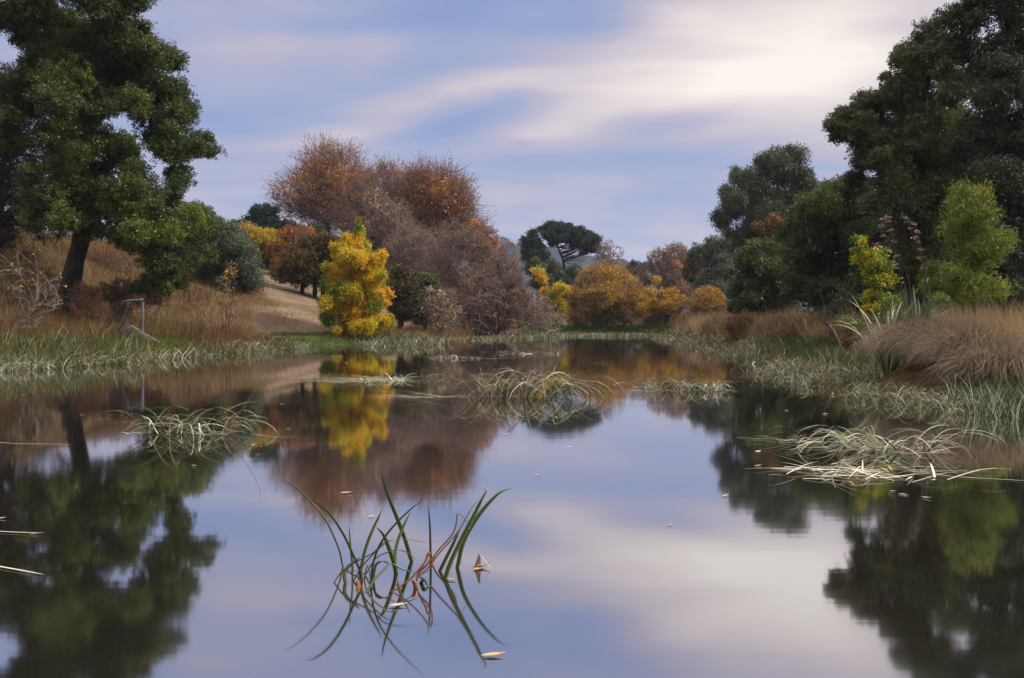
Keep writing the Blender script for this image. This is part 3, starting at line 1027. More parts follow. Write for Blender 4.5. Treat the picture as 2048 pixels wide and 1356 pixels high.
# ---- trees along the left crest
leafy('dark_crest_tree', 'dark green tree showing over the crest behind the grey-green wattle', 'tree', 100, (395, 560),
      [(398, 425, 22), (420, 440, 18), (375, 440, 22), (410, 455, 22), (436, 452, 9)], 'deep_ever', (.18, .09), dens=.8, sub=.9, group='trees on the left crest')
leafy('dark_crest_tree', 'small dark tree on the crest left of the pointed conifer', 'tree', 105, (475, 540),
      [(478, 450, 13), (465, 448, 8), (490, 456, 14), (472, 468, 16)], 'deep_ever', (.18, .09), dens=.6, sub=.8, group='trees on the left crest')
leafy('conifer_tree', 'pointed dark conifer on the left crest above the yellow crown', 'conifer', 108, (525, 540),
      [(534, 415, 7), (520, 420, 8), (508, 422, 6), (528, 430, 13), (512, 436, 14), (538, 440, 14), (500, 444, 8), (525, 450, 22), (508, 455, 14), (549, 436, 5), (540, 458, 14), (551, 420, 7)],
      'conifer', (.24, .10), dens=.9, sub=.7, up=.6, tint=(.4, .3), depth=.6)
leafy('olive_crest_tree', 'dull olive tree on the crest between the conifer and the tall ash', 'tree', 110, (590, 560),
      [(568, 455, 20), (590, 470, 26), (560, 478, 22), (620, 470, 26), (640, 490, 26), (600, 500, 26)], 'rust_olive', (.20, .10), dens=.8, sub=1.0, tint=(.25, .22))
leafy('yellow_crown_tree', 'round yellow-crowned tree on the slope below the dark conifer', 'tree', 90, (540, 550),
      [(505, 470, 20), (530, 475, 22), (555, 478, 20), (515, 495, 18), (545, 498, 18), (575, 490, 14), (530, 510, 12)], 'yellow_dull', (.17, .11), dens=.5, sub=.7, tint=(.68, .25), bark='bark_dark', trunk_r=.2)
leafy('understorey_shrub', 'dark brown shrub thicket beneath the yellow-crowned tree', 'shrub', 92, (535, 560),
      [(525, 525, 20), (545, 530, 22), (515, 540, 18), (560, 545, 20), (540, 550, 18)], 'rust_olive', (.14, .07), dens=.8, sub=.7, tint=(.15, .18))
leafy('orange_tree', 'orange-brown autumn tree right of the yellow-crowned tree', 'tree', 84, (575, 570),
      [(585, 470, 20), (605, 475, 22), (568, 500, 22), (590, 505, 24), (570, 525, 18), (620, 480, 14)], 'russet', (.17, .09), dens=.6, sub=.6, tint=(.50, .35), bark='bark_dark', trunk_r=.18)
for (px, by, cs, lt, lab) in [
    (605, 606, [(590, 515, 28), (615, 510, 30), (600, 545, 32), (575, 550, 24), (625, 545, 24)], .45, 'leftmost of the three olive-brown trees with bare dark trunks on the mown slope'),
    (630, 610, [(640, 505, 28), (660, 515, 28), (640, 540, 30), (625, 490, 20), (655, 560, 22)], .3, 'middle one of the three olive-brown trees with bare dark trunks on the mown slope'),
    (646, 612, [(680, 500, 30), (690, 540, 34), (665, 565, 26), (700, 500, 24), (655, 480, 16)], .2, 'rightmost olive-brown tree with bare trunk half hidden by the bright yellow tree')]:
    leafy('olive_tree', lab, 'tree', 74, (px, by), cs, 'rust_olive', (.14, .08), dens=.85, sub=.7, tint=(lt, .22), bark='bark_dark', group='olive-brown trees on the mown slope',
          trunk=[(px, by, 5), (px, by - 30, 4.5), (px + 2, by - 70, 3.5), (cs[0][0], cs[0][1], 2)], trunk_r=.15)
# ---- the bright yellow tree at the water's edge
leafy('yellow_tree', 'bright yellow and lime autumn tree standing at the left waterside', 'tree', 56, (708, 672),
      [(714, 440, 5), (715, 455, 7), (712, 472, 11), (716, 492, 13), (728, 490, 9), (690, 480, 9), (686, 500, 13), (700, 515, 18), (726, 520, 18), (742, 515, 9),
       (664, 494, 6), (668, 510, 9), (676, 525, 14), (752, 505, 7), (757, 518, 11), (745, 535, 17), (765, 510, 8), (660, 538, 10), (672, 548, 15), (700, 545, 20),
       (725, 555, 20), (750, 560, 15), (768, 552, 9), (655, 572, 16), (680, 580, 20), (710, 590, 24), (740, 590, 20), (762, 585, 10), (778, 587, 7), (784, 592, 4),
       (652, 605, 14), (670, 615, 20), (700, 625, 24), (730, 625, 24), (755, 615, 14), (645, 635, 9), (660, 645, 14), (690, 650, 18), (722, 655, 18), (750, 650, 16),
       (772, 640, 12), (782, 645, 6), (740, 672, 8), (700, 668, 10), (675, 662, 8), (765, 605, 9)],
      'yellow', (.115, .070), dens=.62, bark='bark_dark', trunk_r=.16, sub=.25, fill=.3, depth=.75, back=.5, tint=(.68, .16), up=.55, clumps=1.1,
      lobe_tint=[-.42, -.38, -.33, .02, -.3, -.5, -.05, .05, -.3, -.36, -.2, -.2, -.38, -.3, .0, .0, .02, -.4, .0, .06,
                 .0, -.3, -.1, -.42, -.45, .0, .06, .05, .16, .18, -.45, -.2, .08, .0, -.3, -.5, -.4, .08, -.1, -.15,
                 -.1, -.3, -.3, .15, -.1, .05])
# ---- bushes right of it
leafy('dark_bush', 'brown-green rounded bush just right of the bright yellow tree', 'shrub', 64, (800, 650),
      [(795, 545, 18), (815, 555, 20), (790, 575, 22), (820, 585, 26), (795, 610, 24), (825, 615, 22), (805, 632, 18)], 'rust_olive', (.13, .07), dens=.85, sub=.6, tint=(.18, .2), lobe_tint=[.2, .15, 0, 0, -.1, -.1, -.1])
leafy('dark_bush', 'dark green bush between the brown-green bush and the bare willow thicket', 'shrub', 68, (852, 650),
      [(845, 558, 16), (862, 565, 14), (850, 580, 20), (868, 590, 16), (850, 610, 20), (845, 635, 16)], 'olive_ever', (.13, .07), dens=.85, sub=.6, tint=(.3, .25), lobe_tint=[.3, .1, 0, 0, -.2, -.3])
twiggy('pale_leaf_shrub', 'thin shrub with sparse pale tan leaves in front of the willow thicket', 'shrub', 66, (885, None),
       [(885, 600, 26), (865, 615, 24), (900, 620, 24), (880, 640, 28), (858, 580, 12), (905, 590, 16)], 'bark_grey', 'twig_mauve', 'silver', (.12, .08), 0, n1=18, n2=80, n3=500, twig_len=.4, stems=14, spread=38, trunk_r=.03, twig_r=.014, base_w=.6)
for ob in [o for o in bpy.data.objects if o.name == 'pale_leaf_shrub']:
    lg = Geo()
    for (x, y, r, n_) in [(885, 600, 26, 260), (865, 615, 24, 300), (900, 622, 24, 260), (880, 640, 28, 240), (858, 580, 10, 60), (884, 590, 14, 160)]:
        c = P(x, y, 66); rr_ = r / F * 66
        pos = c + rand_unit(n_) * rr_ * rng.random((n_, 1)) ** .4
        leaves(lg, pos, .13, .09, rng.uniform(.2, 1, n_))
    lg.build('leaves', leafmat('pale_tan_leaf', [(.22, .13, .09), (.34, .24, .15), (.30, .22, .05), (.48, .34, .24)], .25, .03), ob)

# ---- tall ashes
twiggy('ash_tree', 'tall round ash with rust leaves, left of the three big autumn crowns', 'tree', 130, (665, None),
       [(645, 334, 50), (688, 338, 46), (608, 362, 46), (655, 395, 62), (592, 398, 36), (720, 380, 45), (640, 430, 50), (590, 420, 24), (720, 430, 45), (570, 398, 14)],
       'bark_grey', 'twig_red', 'russet', (.25, .14), 42000, up=.35, n1=40, n2=420, n3=3300, trunk_r=.42, twig_r=.03, twig_len=2.1, leaf_tint=(.72, .4), orange_zone=(.28, [(640, 370, 60, 1.0), (700, 385, 50, .9), (610, 390, 40, .7)]), depth=.9,
       group='big autumn ashes behind the left bank')
twiggy('ash_tree', 'middle big autumn crown, mauve and thinly leaved, between the rust and orange ashes', 'tree', 124, (775, None),
       [(770, 375, 48), (745, 400, 50), (800, 390, 50), (770, 440, 62), (730, 450, 50), (810, 450, 52), (780, 345, 22), (760, 500, 50), (720, 500, 40)],
       'bark_grey', 'twig_mauve', 'russet', (.22, .13), 19000, up=.4, twig_len=1.6, n1=40, n2=420, n3=4400, trunk_r=.34, twig_r=.03, leaf_tint=(.5, .4), depth=.9,
       group='big autumn ashes behind the left bank')
twiggy('ash_tree', 'right one of the three big autumn crowns, clad in bright orange leaves', 'tree', 120, (872, None),
       [(845, 385, 50), (885, 385, 50), (915, 400, 34), (870, 430, 62), (910, 430, 38), (835, 430, 40), (940, 415, 18), (825, 360, 28), (860, 490, 50), (920, 460, 34), (950, 470, 28)],
       'bark_grey', 'twig_red', 'orange', (.27, .17), 34000, up=.35, twig_len=2.1, n1=40, n2=420, n3=4000, trunk_r=.38, twig_r=.03, leaf_tint=(.42, .4),
       orange_zone=(.16, [(880, 400, 40, 1.0), (852, 385, 30, .8), (890, 440, 36, 1.0), (845, 415, 22, .9), (930, 475, 36, .9)]), depth=.9,
       group='big autumn ashes behind the left bank')
twiggy('pale_trunk_tree', 'leaning bare tree with pale trunks between the yellow tree and willow thicket', 'tree', 100, (840, None),
       [(760, 430, 40), (790, 440, 45), (740, 470, 35), (800, 490, 50), (830, 520, 50), (750, 400, 30)],
       'bark_pale', 'twig_mauve', 'mauve', (.2, .12), 9000, n1=20, n2=200, n3=2400, stems=4, spread=32, trunk_r=.20, twig_r=.022, leaf_tint=(.5, .4), lean=(-.38, 0), depth=.5, base_w=1.5)
twiggy('orange_back_tree', 'orange-leaved tree behind the willow thicket, right of the orange ash', 'tree', 105, (975, None),
       [(955, 455, 22), (975, 480, 28), (950, 500, 34), (990, 510, 24), (930, 480, 26)], 'bark_grey', 'twig_red', 'orange', (.2, .12), 9000, n1=16, n2=120, n3=1400, stems=3, spread=25, trunk_r=.15, twig_r=.022, leaf_tint=(.25, .4))
# ---- willow thicket
for (px, D, cs, lab, nl) in [
    (820, 92, [(800, 500, 40), (825, 540, 45), (850, 500, 45), (860, 560, 50), (790, 560, 30), (820, 470, 35)], 'bare mauve willow rising behind the two dark bushes', 16000),
    (905, 84, [(890, 500, 45), (930, 520, 55), (870, 550, 45), (900, 590, 60), (950, 590, 55), (900, 460, 32), (940, 480, 30), (880, 620, 40), (960, 470, 28)], 'bare mauve willow of the thicket, the bushiest and most central', 26000),
    (985, 82, [(985, 520, 40), (1010, 545, 42), (960, 580, 50), (1020, 590, 48), (990, 620, 45), (1040, 620, 38), (1070, 625, 30), (1015, 500, 24), (1090, 640, 16), (950, 630, 35)], 'bare mauve willow bending its outer branches low over the far water', 26000)]:
    twiggy('willow', lab, 'willow', D, (px, None), cs, 'bark_grey', 'twig_mauve', 'mauve', (.105, .065), nl, n1=50, n2=500, n3=4800, up=.2, stems=15, spread=62, trunk_r=.085, twig_r=.016,
           group='bare willows of the mauve thicket', leaf_tint=(.38, .5), base_w=2.2, depth=.8)
# low arching pale branches at the water side of the thicket
g = Geo()
n = 70
bx = rng.uniform(-7.5, 2.5, n); by = rng.uniform(70, 82, n) + (bx + 3) * 1.4
by = np.where(sdist(bx, by) > 0, by, by + 4)
az = rng.uniform(-pi * .9, -.1, n) * .6 + rng.uniform(-.4, .4, n) - .3
pth = arc_blades(np.column_stack([bx, by, gz(bx, by) + .1]), az, rng.uniform(3.0, 6.5, n), np.radians(rng.uniform(15, 55, n)), np.radians(rng.uniform(85, 135, n)), 10, 1.2, .1, .03)
tubes(g, pth, np.linspace(.035, .012, 10)[None] * rng.uniform(.6, 1.3, (n, 1)), 4)
o = empty('willow_brush', (-2, 78, .3), 'low arching pale grey branches spilling from the foot of the mauve thicket', 'brush')
g.build('branches', M['bark_pale'], o, smooth=True)
twiggy('fallen_willow', 'bare pale branch leaning down to the water at the right end of the mauve thicket', 'branch', 90, (1078, None), [(1080, 620, 40), (1110, 640, 30), (1060, 600, 30)],
       'bark_pale', 'bark_pale', 'mauve', (.1, .06), 300, n1=8, n2=40, n3=300, stems=3, spread=20, trunk_r=.07, twig_r=.015, lean=(.9, -.2), height=5.5, base_w=.4)

# ---- umbrella pine and what stands round it
leafy('umbrella_pine', 'dark flat-topped umbrella pine against the sky beyond the far shore', 'pine', 170, (1125, 600),
      [(1100, 456, 12), (1118, 452, 11), (1138, 455, 11), (1160, 460, 12), (1178, 470, 12), (1190, 482, 11), (1197, 496, 7), (1085, 462, 10), (1148, 466, 11), (1125, 466, 9), (1170, 486, 9), (1184, 498, 9), (1096, 474, 9), (1112, 462, 12), (1135, 462, 13), (1155, 470, 12), (1182, 478, 11), (1140, 478, 9), (1095, 468, 10), (1118, 482, 9), (1160, 488, 9), (1148, 494, 7), (1104, 488, 8), (1175, 500, 7), (1130, 470, 12), (1110, 474, 10)],
      'pine', (.30, .16), dens=1.0, fill=2.2, radial=True, sub=.9, bark='bark_dark', tint=(.4, .3), depth=.9, back=.8, squash=.6,
      trunk=[(1125, 610, 5), (1126, 580, 4), (1128, 545, 3.6), (1126, 520, 3), (1118, 500, 2.5), (1112, 480, 1.6)], trunk_r=.4)
leafy('dark_pine', 'dark rounded pine crowding the left side of the umbrella pine', 'pine', 165, (1075, 600),
      [(1065, 472, 13), (1052, 485, 13), (1075, 490, 16), (1060, 510, 18), (1085, 515, 14), (1070, 540, 20), (1098, 545, 16)], 'pine', (.30, .15), dens=.8, sub=1.1, tint=(.45, .3), group=None)
leafy('dark_understorey', 'dark green thicket beneath the umbrella pine', 'thicket', 150, (1120, 610),
      [(1090, 560, 22), (1115, 555, 20), (1140, 560, 18), (1100, 535, 16), (1150, 540, 12), (1120, 585, 22)], 'deep_ever', (.26, .13), dens=.8, sub=1.1, tint=(.3, .3))
leafy('olive_cypress', 'narrow olive-green tree between the mauve thicket and the umbrella pine', 'tree', 130, (1078, 600),
      [(1072, 522, 9), (1080, 540, 12), (1088, 560, 12), (1075, 565, 14)], 'olive_ever', (.22, .11), dens=.9, sub=.8, tint=(.6, .25))
twiggy('bare_poplar', 'slender bare trees right of the umbrella pine, tips against the sky', 'tree', 160, (1215, None),
       [(1205, 500, 18), (1218, 490, 14), (1232, 505, 16), (1212, 530, 30), (1235, 535, 24)], 'bark_grey', 'twig_mauve', 'mauve', (.2, .1), 1600, n1=30, n2=160, n3=900, stems=12, spread=14, trunk_r=.12, twig_r=.03, base_w=4)
leafy('yellow_shrub', 'orange and yellow shrub at the foot of the pines on the far shore', 'shrub', 110, (1110, 640),
      [(1075, 545, 12), (1082, 560, 9), (1092, 582, 10), (1118, 575, 11), (1132, 580, 11), (1140, 590, 10), (1105, 595, 16), (1125, 610, 18), (1095, 615, 18), (1140, 625, 14), (1110, 640, 16)],
      'yellow', (.17, .11), dens=.6, sub=.65, tint=(.6, .35), lobe_tint=[.1, .1, 0, .25, .25, .2, -.3, -.1, -.3, 0, -.2])
twiggy('golden_willow', 'largest golden-brown willow, in the middle of the far shore', 'willow', 104, (1212, None),
      [(1180, 560, 24), (1210, 553, 24), (1240, 558, 24), (1262, 575, 18), (1170, 590, 24), (1200, 590, 30), (1235, 595, 28), (1265, 602, 20), (1180, 620, 26), (1215, 625, 28), (1250, 628, 24), (1165, 640, 14), (1198, 648, 16), (1275, 630, 14)],
      'bark_dark', 'twig_red', 'golden', (.19, .075), 52000, n1=44, n2=420, n3=4200, stems=16, trunk_r=.09, twig_r=.016, up=.7, leaf_tint=(.52, .5), base_w=3, twig_len=.9)
twiggy('bare_mauve_tree', 'round bare mauve tree behind the golden willows, right of centre', 'tree', 140, (1340, None),
       [(1320, 520, 26), (1350, 510, 26), (1300, 545, 26), (1340, 550, 36), (1375, 540, 28), (1390, 520, 20), (1370, 580, 30), (1290, 575, 20)], 'bark_grey', 'twig_mauve', 'mauve', (.2, .12), 22000, n1=40, n2=350, n3=4200, stems=8, spread=45, trunk_r=.2, twig_r=.026, leaf_tint=(.55, .4), base_w=3)
leafy('golden_shrub', 'low golden-brown shrub filling the gap left of the largest golden willow', 'shrub', 106, (1150, 655), [(1145, 600, 16), (1158, 620, 18), (1140, 635, 16), (1160, 645, 14)], 'golden', (.16, .06), dens=.30, sub=.55, up=.3, tint=(.22, .35))
leafy('golden_shrub', 'low amber shrub between the largest golden willow and the orange shrub', 'shrub', 103, (1290, 655), [(1288, 600, 14), (1290, 625, 16), (1295, 645, 14)], 'golden', (.16, .06), dens=.30, sub=.55, up=.3, tint=(.4, .35))
leafy('rose_tree', 'small rosy-orange tree in front of the bare mauve tree', 'tree', 128, (1355, 620),
      [(1358, 540, 10), (1362, 560, 11), (1352, 525, 7), (1360, 580, 12)], 'mauve', (.2, .12), dens=.6, sub=.7, tint=(.7, .3))
leafy('dark_distant_tree', 'little dark tree on the skyline left of the bare mauve tree', 'tree', 165, (1270, 560),
      [(1266, 528, 8), (1278, 530, 6), (1258, 540, 8), (1275, 545, 10)], 'deep_ever', (.25, .13), dens=.7, sub=.8)
leafy('orange_shrub', 'orange shrub between the largest golden willow and the round yellow one', 'shrub', 98, (1325, 655),
      [(1300, 585, 14), (1320, 590, 14), (1345, 585, 12), (1312, 560, 8), (1305, 610, 18), (1335, 612, 18), (1320, 635, 16), (1358, 600, 12)], 'golden', (.16, .08), dens=.32, sub=.55, tint=(.6, .35), lobe_tint=[.2, .1, .1, .1, 0, 0, -.5, .1])
twiggy('golden_willow', 'round golden-topped willow with a dark twiggy foot near the right bank', 'willow', 84, (1405, None),
       [(1400, 600, 26), (1430, 600, 26), (1375, 620, 24), (1415, 625, 30), (1445, 620, 20), (1395, 645, 24), (1430, 650, 20), (1360, 640, 18), (1418, 585, 16)], 'bark_dark', 'twig_red', 'golden', (.105, .06), 36000, n1=40, n2=350, n3=3800, stems=14, spread=60,
       trunk_r=.07, twig_r=.014, leaf_tint=(.6, .35), base_w=1.4, orange_zone=(.36, [(1410, 580, 34, 1.0), (1440, 595, 26, 1.0), (1380, 600, 16, .8)]))
leafy('shade_thicket', 'dark violet-grey thicket below the orange shrub on the far shore', 'thicket', 101, (1335, 660),
      [(1310, 640, 16), (1335, 635, 18), (1355, 645, 14), (1345, 620, 14)], 'purple', (.12, .07), dens=.7, sub=.6, tint=(.6, .3))

# ================================================================ RIGHT BANK
leafy('gum_tree', 'tall grey-green gum with drooping clumps, lone peak against the sky on the right', 'gum tree', 72, (1545, 640),
      [(1555, 308, 20), (1575, 318, 22), (1535, 325, 20), (1512, 322, 14), (1595, 345, 22), (1560, 350, 30), (1520, 350, 26), (1612, 352, 9), (1480, 330, 9), (1478, 350, 14), (1495, 375, 26), (1540, 385, 34), (1588, 385, 28),
       (1615, 370, 16), (1455, 375, 14), (1445, 400, 16), (1440, 420, 12), (1470, 410, 22), (1510, 425, 32), (1555, 430, 34), (1600, 425, 28), (1450, 440, 16), (1452, 460, 10), (1490, 465, 26), (1535, 475, 28), (1580, 470, 24)],
      'gum', (.17, .055), dens=.62, sub=.72, droop=.35, tint=(.40, .24), bark='bark_pale', trunk_r=.28, depth=.9,
      trunk=[(1552, 650, 7), (1556, 560, 6), (1562, 500, 5), (1560, 440, 4), (1556, 390, 3), (1556, 320, 1.5)])
leafy('rusty_tree', 'small rusty-topped tree in front of the tall gum', 'tree', 66, (1545, 640),
      [(1545, 440, 12), (1520, 452, 12), (1565, 450, 12), (1540, 462, 14)], 'rust_olive', (.14, .08), dens=.4, sub=.6, tint=(.85, .3))
leafy('silver_shrub', 'pale grey-green shrub left of the dark evergreens, below the gum', 'shrub', 92, (1450, 630),
      [(1470, 475, 16), (1452, 488, 20), (1425, 492, 18), (1402, 498, 14), (1480, 500, 22), (1440, 515, 24), (1410, 520, 18), (1470, 530, 26), (1385, 510, 10), (1420, 560, 26), (1460, 575, 30), (1440, 610, 30), (1475, 615, 26)], 'silver', (.15, .08), dens=.75, sub=.7, tint=(.55, .25), lobe_tint=[.1, .1, -.2, -.3, 0, 0, -.2, -.1, -.3])
leafy('brown_tree', 'brown-green tree beside the bare mauve tree, left of the pale shrub', 'tree', 100, (1392, 640),
      [(1390, 525, 14), (1382, 545, 16), (1400, 555, 16), (1388, 505, 9)], 'rust_olive', (.18, .09), dens=.8, sub=.7, tint=(.35, .3))
twiggy('grey_bare_shrub', 'grey bare shrub between the pale shrub and the round golden willow', 'shrub', 97, (1440, None),
       [(1430, 555, 24), (1455, 560, 20), (1410, 565, 20), (1440, 580, 22)], 'bark_grey', 'bark_grey', 'gum', (.1, .05), 9000, n1=24, n2=160, n3=1500, stems=12, spread=40, trunk_r=.05, twig_r=.014, base_w=1)
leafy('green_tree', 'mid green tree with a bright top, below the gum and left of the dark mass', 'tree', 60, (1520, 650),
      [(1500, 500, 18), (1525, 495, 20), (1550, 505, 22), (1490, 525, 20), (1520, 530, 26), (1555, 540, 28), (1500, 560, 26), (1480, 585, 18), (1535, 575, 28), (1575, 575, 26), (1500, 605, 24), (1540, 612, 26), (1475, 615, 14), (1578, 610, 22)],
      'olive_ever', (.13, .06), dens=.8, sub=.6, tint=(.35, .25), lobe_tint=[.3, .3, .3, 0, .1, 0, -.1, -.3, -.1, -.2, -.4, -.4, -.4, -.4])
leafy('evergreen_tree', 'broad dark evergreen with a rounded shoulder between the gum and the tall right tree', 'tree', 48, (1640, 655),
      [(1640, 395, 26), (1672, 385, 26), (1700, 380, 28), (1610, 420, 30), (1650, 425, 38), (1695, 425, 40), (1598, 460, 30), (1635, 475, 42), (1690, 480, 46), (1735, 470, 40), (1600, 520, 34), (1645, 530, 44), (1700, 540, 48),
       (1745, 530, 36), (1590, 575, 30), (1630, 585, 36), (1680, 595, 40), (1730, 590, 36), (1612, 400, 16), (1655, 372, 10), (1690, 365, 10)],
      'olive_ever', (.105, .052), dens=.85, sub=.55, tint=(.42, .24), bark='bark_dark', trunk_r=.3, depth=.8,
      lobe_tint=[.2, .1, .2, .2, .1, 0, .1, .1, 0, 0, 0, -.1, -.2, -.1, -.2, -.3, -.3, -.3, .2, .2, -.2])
leafy('evergreen_tree', 'tall dark evergreen leaning out left over the bank with a jagged outer bough', 'tree', 34, (1800, 650),
      [(1664, 250, 17), (1683, 256, 18), (1700, 262, 20), (1700, 222, 20), (1722, 215, 18), (1745, 195, 24), (1712, 250, 18), (1730, 280, 28), (1722, 320, 22), (1728, 350, 22), (1788, 130, 17), (1808, 150, 22), (1825, 105, 24), (1850, 75, 26), (1880, 50, 24), (1895, 35, 14),
       (1905, 75, 24), (1850, 120, 34), (1895, 120, 36), (1800, 185, 36), (1850, 180, 42), (1770, 235, 42), (1820, 250, 46), (1770, 300, 44), (1830, 310, 46), (1880, 240, 46), (1765, 365, 42), (1820, 375, 46), (1880, 320, 46), (1880, 390, 46),
       (1780, 430, 42), (1840, 445, 46), (1900, 450, 40), (1800, 500, 40), (1860, 520, 42), (1820, 560, 40), (1770, 590, 34)],
      'dark_ever', (.080, .042), dens=.74, sub=.42, tint=(.42, .24), bark='bark_dark', trunk_r=.35, depth=.75, back=.3,
      trunk=[(1800, 655, 20), (1806, 560, 17), (1816, 460, 14), (1826, 350, 11), (1840, 250, 8), (1858, 150, 5), (1875, 70, 2)],
      lobe_tint=[.35, .35, .35, .35, .3, .2, .3, .0, -.1, -.1, .1, .1, .1, .1, .1])
leafy('evergreen_tree', 'tallest dark evergreen, cut off by the top right corner', 'tree', 32, (2010, 640),
      [(1925, -5, 16), (1945, 15, 24), (1975, 0, 34), (1985, 35, 30), (2030, 10, 50), (2090, 40, 60), (1965, 75, 26), (1985, 105, 34), (2035, 90, 48), (2100, 140, 60), (1975, 155, 40), (2030, 165, 50), (1960, 210, 44), (2015, 240, 50), (2080, 240, 60), (1955, 280, 48),
       (2010, 320, 52), (2075, 340, 60), (1960, 360, 48), (2020, 400, 52), (2090, 430, 60), (1970, 440, 46), (2030, 490, 50), (1980, 520, 46), (2060, 560, 50), (1930, 570, 40), (2000, 590, 40), (2050, -60, 70), (1990, -60, 50)],
      'deep_ever', (.080, .042), dens=.70, sub=.44, tint=(.45, .24), bark='bark_dark', trunk_r=.38, depth=.75, back=.3,
      trunk=[(2010, 655, 22), (2012, 560, 18), (2008, 430, 14), (2004, 300, 11), (2008, 170, 8), (2020, 40, 4)])
leafy('evergreen_tree', 'dense dark evergreen filling the space behind and between the two tallest right trees', 'tree', 43, (1905, 640),
      [(1900, 200, 44), (1930, 150, 36), (1880, 270, 46), (1925, 290, 48), (1850, 330, 46), (1900, 370, 52), (1950, 400, 52), (1800, 400, 50), (1860, 440, 54), (1930, 470, 54), (1780, 480, 50), (1840, 520, 52), (1900, 550, 52), (1970, 550, 54), (2040, 480, 56), (1760, 550, 44), (1990, 300, 50), (2040, 200, 50), (1990, 480, 50), (2040, 590, 40)],
      'olive_ever', (.105, .052), dens=.8, sub=.5, tint=(.30, .26), bark='bark_dark', trunk_r=.32, depth=.7)
leafy('understorey_shrub', 'dark shrub wall in shade under the tall right evergreens', 'shrub', 38, (1850, 650),
      [(1780, 600, 34), (1840, 600, 40), (1900, 590, 44), (1960, 600, 40), (2030, 600, 44), (1720, 615, 30), (1860, 540, 40), (1930, 530, 40), (1680, 625, 24), (1800, 550, 36)],
      'deep_ever', (.09, .045), dens=.8, sub=.5, tint=(.3, .25))

# young feathery wattle, lime green
leafy('young_wattle', 'young lime-green feathery wattle in front of the dark right trees', 'tree', 22, (1950, 640),
      [(1912, 385, 14), (1918, 400, 16), (1950, 392, 15), (1905, 425, 16), (1930, 425, 22), (1960, 430, 22), (1915, 455, 22), (1945, 460, 28), (1978, 460, 22), (1925, 490, 28), (1960, 495, 28), (1990, 490, 18), (2008, 472, 12), (2012, 490, 10),
       (1945, 525, 26), (1975, 525, 22), (1930, 555, 24), (1905, 560, 24), (1882, 545, 16), (1880, 575, 22), (1910, 590, 24), (1945, 585, 26), (1975, 580, 20), (2000, 575, 15), (1868, 535, 12)],
      'wattle_y', (.15, .015), dens=.105, bark='bark_dark', trunk_r=.035, sub=.24, depth=.7, back=.3, tint=(.30, .26), clumps=1.6,
      trunk=[(1950, 645, 4), (1948, 590, 3.6), (1950, 520, 3), (1945, 460, 2), (1942, 400, 1)], lobe_tint=[0, 0, .1, .1, .1, 0, .1, 0, -.1, 0, 0, 0, 0, 0, 0, 0, .1, .1, -.1, .1, .3, .35, 0, 0, -.1])
leafy('yellow_vine_shrub', 'slim shrub with small yellow leaves left of the flax plants', 'shrub', 24, (1752, 660),
      [(1709, 482, 10), (1714, 500, 10), (1718, 520, 12), (1738, 512, 13), (1765, 505, 12), (1748, 530, 16), (1770, 535, 14), (1730, 545, 11), (1745, 560, 18), (1770, 565, 16), (1742, 590, 14), (1762, 600, 18), (1738, 615, 12), (1755, 625, 14)],
      'yellow', (.06, .035), dens=.26, sub=.20, bark='bark_brown', trunk_r=.03, tint=(.34, .28), depth=.7, lobe_tint=[-.35, -.35, .1, .1, -.25, 0, -.2, .1, 0, -.1, .1, .1, .1, 0])
leafy('lime_shrub', 'low lime-green leafy shrub around the foot of the upright flax', 'shrub', 21, (1810, 690),
      [(1790, 620, 20), (1812, 640, 22), (1795, 655, 22), (1835, 650, 20), (1868, 600, 14), (1862, 630, 16), (1780, 600, 12), (1700, 640, 8), (1712, 655, 9), (1850, 665, 18), (1880, 640, 12)], 'lime', (.055, .028), dens=.30, sub=.20, trunk_r=.03, tint=(.5, .3), depth=.7)

for (px, D, cs, lab) in [
    (1478, 50, [(1470, 650, 24), (1492, 640, 20), (1455, 655, 18)], 'brown weedy bush at the left end of the copper grass'),
    (1600, 40, [(1590, 665, 26), (1615, 655, 24), (1570, 672, 20)], 'olive brown weedy bush between the small spiky flax and the dead stump'),
    (1720, 31, [(1712, 668, 26), (1735, 655, 22), (1700, 680, 18)], 'olive brown weedy bush between the dead stump and the yellow-leaved shrub')]:
    twiggy('weedy_bush', lab, 'shrub', D, (px, None), cs, 'bark_brown', 'twig_red', 'rust_olive', (.06, .03), 8000, n1=24, n2=110, n3=700, twig_len=.2, stems=16, spread=40, trunk_r=.02, twig_r=.006,
           group='weedy bushes on the right bank', leaf_tint=(.75, .4), base_w=.7)

# ================================================================ GRASS AND BANK COVER
def grass(name, label, poly, n, lmin, lmax, mat, wd=.006, near=None, dmin=0.3, dmax=99, cond=None, kw=None):
    p = scatter(poly, n, near)
    d = sdist(p[:, 0], p[:, 1])
    k = (d > dmin) & (d < dmax)
    if cond is not None:
        k &= cond(p[:, 0], p[:, 1], d)
    p = p[k]; d = d[k]
    g = Geo()
    # grass grows in tussocks of different height
    hh = 0.35 + 0.6 * vnoise(p[:, 0], p[:, 1], 1.1, 8) + .5 * vnoise(p[:, 0], p[:, 1], 4.5, 12)
    z = gz(p[:, 0], p[:, 1], d) - .02
    hh *= np.where((p[:, 0] < -8) & (p[:, 1] > 47), 1 - .65 * sstep(-5, .5, p[:, 0] + 13.9 + (p[:, 1] - 51) * .30), 1.0)
    for a in range(3):
        s = slice(a, None, 3)
        f = (0.75, 1.0, 1.25)[a]
        q = hh[s] > (0.25, 0.70, 0.92)[a]
        blade_field(g, p[s][q], z[s][q], lmin * f, lmax * f, wd, **(kw or {}))
    o = g.build(name, M[mat])
    tag(o, label, 'grass', None, 'stuff')
    return o


